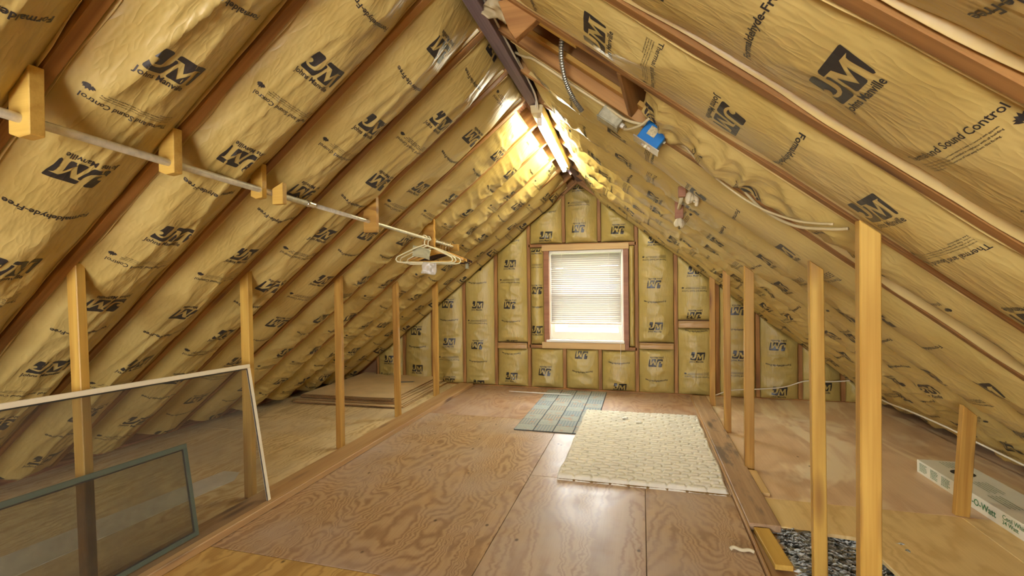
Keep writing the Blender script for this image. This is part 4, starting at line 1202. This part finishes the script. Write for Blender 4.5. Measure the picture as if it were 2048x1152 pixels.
def patchmat():
    t = NT('patchwork_pile', 0.85)
    tc = t.n('TexCoord').outputs['Object']
    v = t.mapping(tc, (1 / 0.158, 1 / 0.158, 1))
    sep = t.n('SeparateXYZ', {0: v})
    fx_, fy_ = t.math('FRACT', sep.outputs[0]), t.math('FRACT', sep.outputs[1])
    ix, iy = t.math('FLOOR', sep.outputs[0]), t.math('FLOOR', sep.outputs[1])
    chk = t.math('MODULO', t.math('ADD', ix, iy), 2.0)
    rnd = t.n('TexWhiteNoise', {'Vector': t.n('CombineXYZ', {0: ix, 1: iy}).outputs[0]}).outputs['Color']
    base = t.mix(t.math('MULTIPLY_ADD', chk, 0.35, 0.35), C(0.46, 0.45, 0.35), t.mix(t.n('SeparateColor', {0: rnd}).outputs[0], C(0.34, 0.27, 0.17), C(0.20, 0.25, 0.27)))
    st1 = t.math('GREATER_THAN', t.math('SINE', t.math('MULTIPLY', fx_, 40.0)), 0.2)
    sw = t.noise(v, 4.5, 2, 0.5, 2.5)
    st2 = t.math('GREATER_THAN', t.math('SINE', t.math('MULTIPLY', sw, 36.0)), 0.3)
    pat = t.math('ADD', t.math('MULTIPLY', st1, chk), t.math('MULTIPLY', st2, t.math('SUBTRACT', 1.0, chk)))
    col = t.mix(t.math('MULTIPLY', pat, 0.6), base, C(0.13, 0.185, 0.215))
    red = t.math('MULTIPLY', t.math('GREATER_THAN', t.noise(v, 2.2, 1), 0.62), 0.5)
    col = t.mix(red, col, C(0.42, 0.22, 0.12))
    ed = t.math('LESS_THAN', t.math('MINIMUM', fx_, t.math('SUBTRACT', 1.0, fx_)), 0.022)
    ey = t.math('LESS_THAN', t.math('MINIMUM', fy_, t.math('SUBTRACT', 1.0, fy_)), 0.014)
    col = t.mix(t.math('MULTIPLY', ey, 0.75), col, C(0.06, 0.06, 0.06))
    col = t.mix(ed, col, C(0.02, 0.02, 0.025))
    t.set('Base Color', col)
    t.set('Normal', t.bump(t.noise(tc, 300, 2), 0.4, 0.002))
    return t.m
cp = empty('patchwork_carpet', (-0.500, -1.775, 0.0))
tag(cp, 'blue-grey patchwork carpet piece partly under the cream rug', 'carpet')
MB().box(0, 0.632, 0, 1.47, 0.004, 0.009).build('patterned_pile', patchmat(), cp, bevel=0.002)
MB().box(0.001, 0.631, 0.001, 1.469, 0.0, 0.004).build('backing', M_DARK, cp)
o = MB().tube([(-0.34, 0.018, 0.0), (0.34, -0.018, 0.0)], 0.006, 8).build('thin_stick', M_WHITE, None, smooth=True)
o.location = (-0.553, -0.53, 0.0155)
tag(o, 'thin white stick lying on the patchwork carpet by the wall', 'stick')
crumpled('paper_scrap', 0.05, 0.035, 0.006, M_WHITE, (0.36, -1.38, 0.040), (1.45, 0, 0.4), 'small white paper scrap on the cream rug', 'paper scrap', 41)
crumpled('paper_scrap', 0.055, 0.03, 0.006, M_WHITE, (0.46, -1.47, 0.040), (1.45, 0, -0.3), 'second white paper scrap on the cream rug nearer the camera', 'paper scrap', 43)
o = MB().tube(smoothpath([(-0.045, 0, 0.008), (-0.03, 0.008, 0.014), (0.0, 0, 0.009), (0.03, 0.006, 0.011), (0.05, 0.0, 0.007)], 5), 0.0075, 8).build('cotton_twist', M_RAG, None, smooth=True)
o.location = (0.905, -3.21, 0.0)
tag(o, 'small twist of cream cotton on the bare plywood', 'cotton twist')

# ================================================================== SCRAP BOARDS BY THE HOLE, EXPOSED INSULATION
lumber('scrap_board', (1.030, -2.995, 0.004), (1.046, -3.300, 0.004), (1, 0, 0), 0.068, 0.022, M_BLOCK, 'pale notched scrap board beside the floor hole', 'scrap board')
lumber('scrap_board', (1.137, -2.268, 0.010), (1.134, -2.600, 0.010), (1, 0, 0), 0.052, 0.020, M_CASING, 'small pale scrap board beside the middle right post', 'scrap board')
lumber('scrap_board', (1.20, -3.38, -0.03), (1.06, -3.42, -0.03), (0, 1, 0), 0.07, 0.016, M_BLOCK, 'splintered board end at the near rim of the floor hole', 'scrap board')
def hole_fill():
    nx, ny = 60, 110
    x0, x1, y0, y1 = 1.095, 1.62, -4.88, -2.915
    X, Y = np.meshgrid(np.linspace(x0, x1, nx + 1), np.linspace(y0, y1, ny + 1))
    Z = -0.075 + 0.05 * vnoise(X * 5, Y * 5, 70) + 0.025 * vnoise(X * 22, Y * 22, 71) + 0.012 * vnoise(X * 60, Y * 60, 72)
    vs = np.stack([X, Y, Z], -1).reshape(-1, 3)
    idx = np.arange((nx + 1) * (ny + 1)).reshape(ny + 1, nx + 1)
    q = np.stack([idx[:-1, :-1], idx[:-1, 1:], idx[1:, 1:], idx[1:, :-1]], -1).reshape(-1, 4).tolist()
    mb = MB()
    mb.add(vs.tolist(), q)
    rr = random.Random(5)
    for i in range(1500):
        x, y = rr.uniform(1.1, 1.47), rr.uniform(-3.75, -2.92)
        z = -0.075 + 0.05 * float(vnoise(x * 5, y * 5, 70)) + 0.03
        a = rr.uniform(-0.9, 0.4)
        l = rr.uniform(0.012, 0.04)
        dx, dy = l * math.cos(a), l * math.sin(a)
        w = rr.uniform(0.0006, 0.0016)
        mb.add([(x - dx, y - dy, z - 0.006), (x, y + w, z + rr.uniform(0, 0.012)), (x + dx, y + dy, z - 0.004), (x, y - w, z)], [(0, 1, 2), (0, 2, 3)])
    t = NT('grey_mineral_fibre', 0.8)
    tc = t.n('TexCoord').outputs['Object']
    n = t.noise(t.mapping(tc, (14, 40, 20), (0, 0, 0), (0, 0, 0.6)), 1.2, 4, 0.65, 1.5)
    t.set('Base Color', t.mix(t.mapr(n, 0.40, 0.56), C(0.03, 0.029, 0.02), C(0.66, 0.66, 0.58)))
    t.set('Normal', t.bump(n, 0.8, 0.01))
    o = mb.build('mineral_wool', t.m, None, auto=False)
    o['kind'] = 'stuff'
    tag(o, 'grey and black mineral wool exposed in the floor hole', 'insulation')
hole_fill()

# ================================================================== LAMP CARTON
cb = empty('lamp_carton', (2.105, -2.01, 0.0), 0.02)
tag(cb, 'long white carton for fluorescent tubes with green lettering', 'carton')
MB().box(0, 0.235, -1.24, 0, 0, 0.076).build('carton_body', M_BOX, cb, bevel=0.002)
def printed(T, fa, fb, org, par, mat, name):
    V, F = T
    P = [tuple(Vector(org) + Vector(fa) * a + Vector(fb) * b) for a, b in V]
    me = bpy.data.meshes.new(name)
    me.from_pydata(P, [], F.tolist())
    return link(name, me, mat, par)
# side facing the room (x = 0): reading runs towards the camera (-Y)
sideA, sideB = (0, -1, 0), (0, 0, 1)
printed(text_tpl('-O-Watt', 0.165, bold=0.02, align='LEFT'), sideA, sideB, (-0.0012, -0.480, 0.026), cb, M_GREENINK, 'brand_print')
printed(text_tpl('Cool White Fluorescent', 0.30, bold=0.01, align='LEFT'), sideA, sideB, (-0.0012, -0.685, 0.044), cb, M_GREENINK, 'type_print')
printed(text_tpl('34 Watt', 0.095, bold=0.01, align='LEFT'), sideA, sideB, (-0.0012, -0.685, 0.020), cb, M_GREENINK, 'wattage_print')
printed(text_tpl('48"', 0.05, bold=0.01, align='LEFT'), sideA, sideB, (-0.0012, -0.82, 0.012), cb, M_GREENINK, 'length_print')
def dashes(w, rows, pitch, h, seed):
    rr = random.Random(seed)
    P = []
    for i in range(rows):
        x = 0
        e = w * rr.uniform(0.7, 1.0)
        while x < e:
            d = rr.uniform(0.004, 0.014)
            P.append([(x, -pitch * i), (x + d, -pitch * i), (x + d, -pitch * i + h), (x, -pitch * i + h)])
            x += d + 0.003
    return polys_tpl(P, 1)
for i, y in enumerate((-0.03, -0.135, -0.235)):
    printed(dashes(0.075, 6, 0.0085, 0.004, i), sideA, sideB, (-0.0012, y, 0.060), cb, M_GREENINK, 'small_print')
topA, topB = (0, -1, 0), (1, 0, 0)
for i, (y, x, w, r) in enumerate(((-0.03, 0.16, 0.10, 5), (-0.32, 0.15, 0.16, 5), (-0.50, 0.10, 0.20, 4), (-0.62, 0.18, 0.22, 3), (-0.98, 0.12, 0.2, 5))):
    printed(dashes(w, r, 0.016, 0.006, 10 + i), topA, topB, (x, y, 0.0772), cb, plain('pale_green_ink', C(0.28, 0.34, 0.20), 0.6) if i == 0 else bpy.data.materials['pale_green_ink'], 'small_print')
printed(polys_tpl([[(0, 0), (0.20, 0), (0.20, 0.022), (0, 0.022)]], 1), topA, topB, (0.05, -0.76, 0.0772), cb, M_GREENINK, 'green_band')
el = [(0.11 * math.cos(a) * 0.45, 0.055 * math.sin(a)) for a in [2 * math.pi * i / 24 for i in range(24)]]
printed(polys_tpl([el], 1), topA, topB, (0.12, -0.20, 0.0774), cb, M_DARK, 'hand_hole')

# ================================================================== OUTSIDE THE WINDOW
M_SIDING = plain('pale_siding', C(0.75, 0.75, 0.72), 0.8)
nh = empty('neighbour_house', (3.0, 14.0, -3.4))
tag(nh, 'pale neighbouring house with a red roof beyond the window', 'house')
MB().box(-5, 5, 0, 7, 0, 3.0).build('wall', M_SIDING, nh)
MB().prism([(-5.4, -0.4, 2.8), (5.4, -0.4, 2.8), (5.4, 3.5, 4.4), (-5.4, 3.5, 4.4)], (0, 0, 0.12)).build('roof', plain('red_shingles', C(0.30, 0.03, 0.02), 0.8), nh)
for x in (-3, 0, 3):
    f = MB().box(x - 0.5, x + 0.5, -0.04, 0.0, 1.0, 2.2).build('window_frame', M_WHITE, nh)
    MB().box(x - 0.42, x + 0.42, -0.05, -0.03, 1.08, 2.12).build('pane', plain('dark_glass', C(0.05, 0.06, 0.07), 0.1), f)
sh = empty('garden_tree', (-3.4, 9.5, -3.4))
tag(sh, 'green garden tree beyond the left part of the window', 'tree')
MB().tube([(0, 0, 0), (0.05, 0, 1.2), (0, 0.05, 2.4)], [0.14, 0.1, 0.06], 8).build('trunk', plain('bark', C(0.1, 0.06, 0.04), 0.9), sh)
rr = random.Random(9)
lv, lf = [], []
for i in range(900):
    a, b, r = rr.uniform(0, 6.28), rr.uniform(-1, 1), rr.uniform(0.5, 1.0) ** 0.5
    q = math.sqrt(1 - b * b)
    c = Vector((1.1 * r * q * math.cos(a), 1.1 * r * q * math.sin(a), 2.9 + 1.1 * r * b))
    d = Vector((rr.uniform(-1, 1), rr.uniform(-1, 1), rr.uniform(-1, 1))).normalized()
    e = d.orthogonal().normalized()
    k = len(lv)
    lv += [tuple(c - d * 0.13), tuple(c + e * 0.06), tuple(c + d * 0.13), tuple(c - e * 0.06)]
    lf.append((k, k + 1, k + 2, k + 3))
lo = MB().add(lv, lf).build('foliage', plain('leaf_green', C(0.05, 0.14, 0.03), 0.6), sh, auto=False)
ground = struct(MB().box(-40, 40, 1.0, 60, -3.5, -3.4).build('ground', plain('lawn', C(0.12, 0.16, 0.06), 0.9)), 'lawn outside below the window')
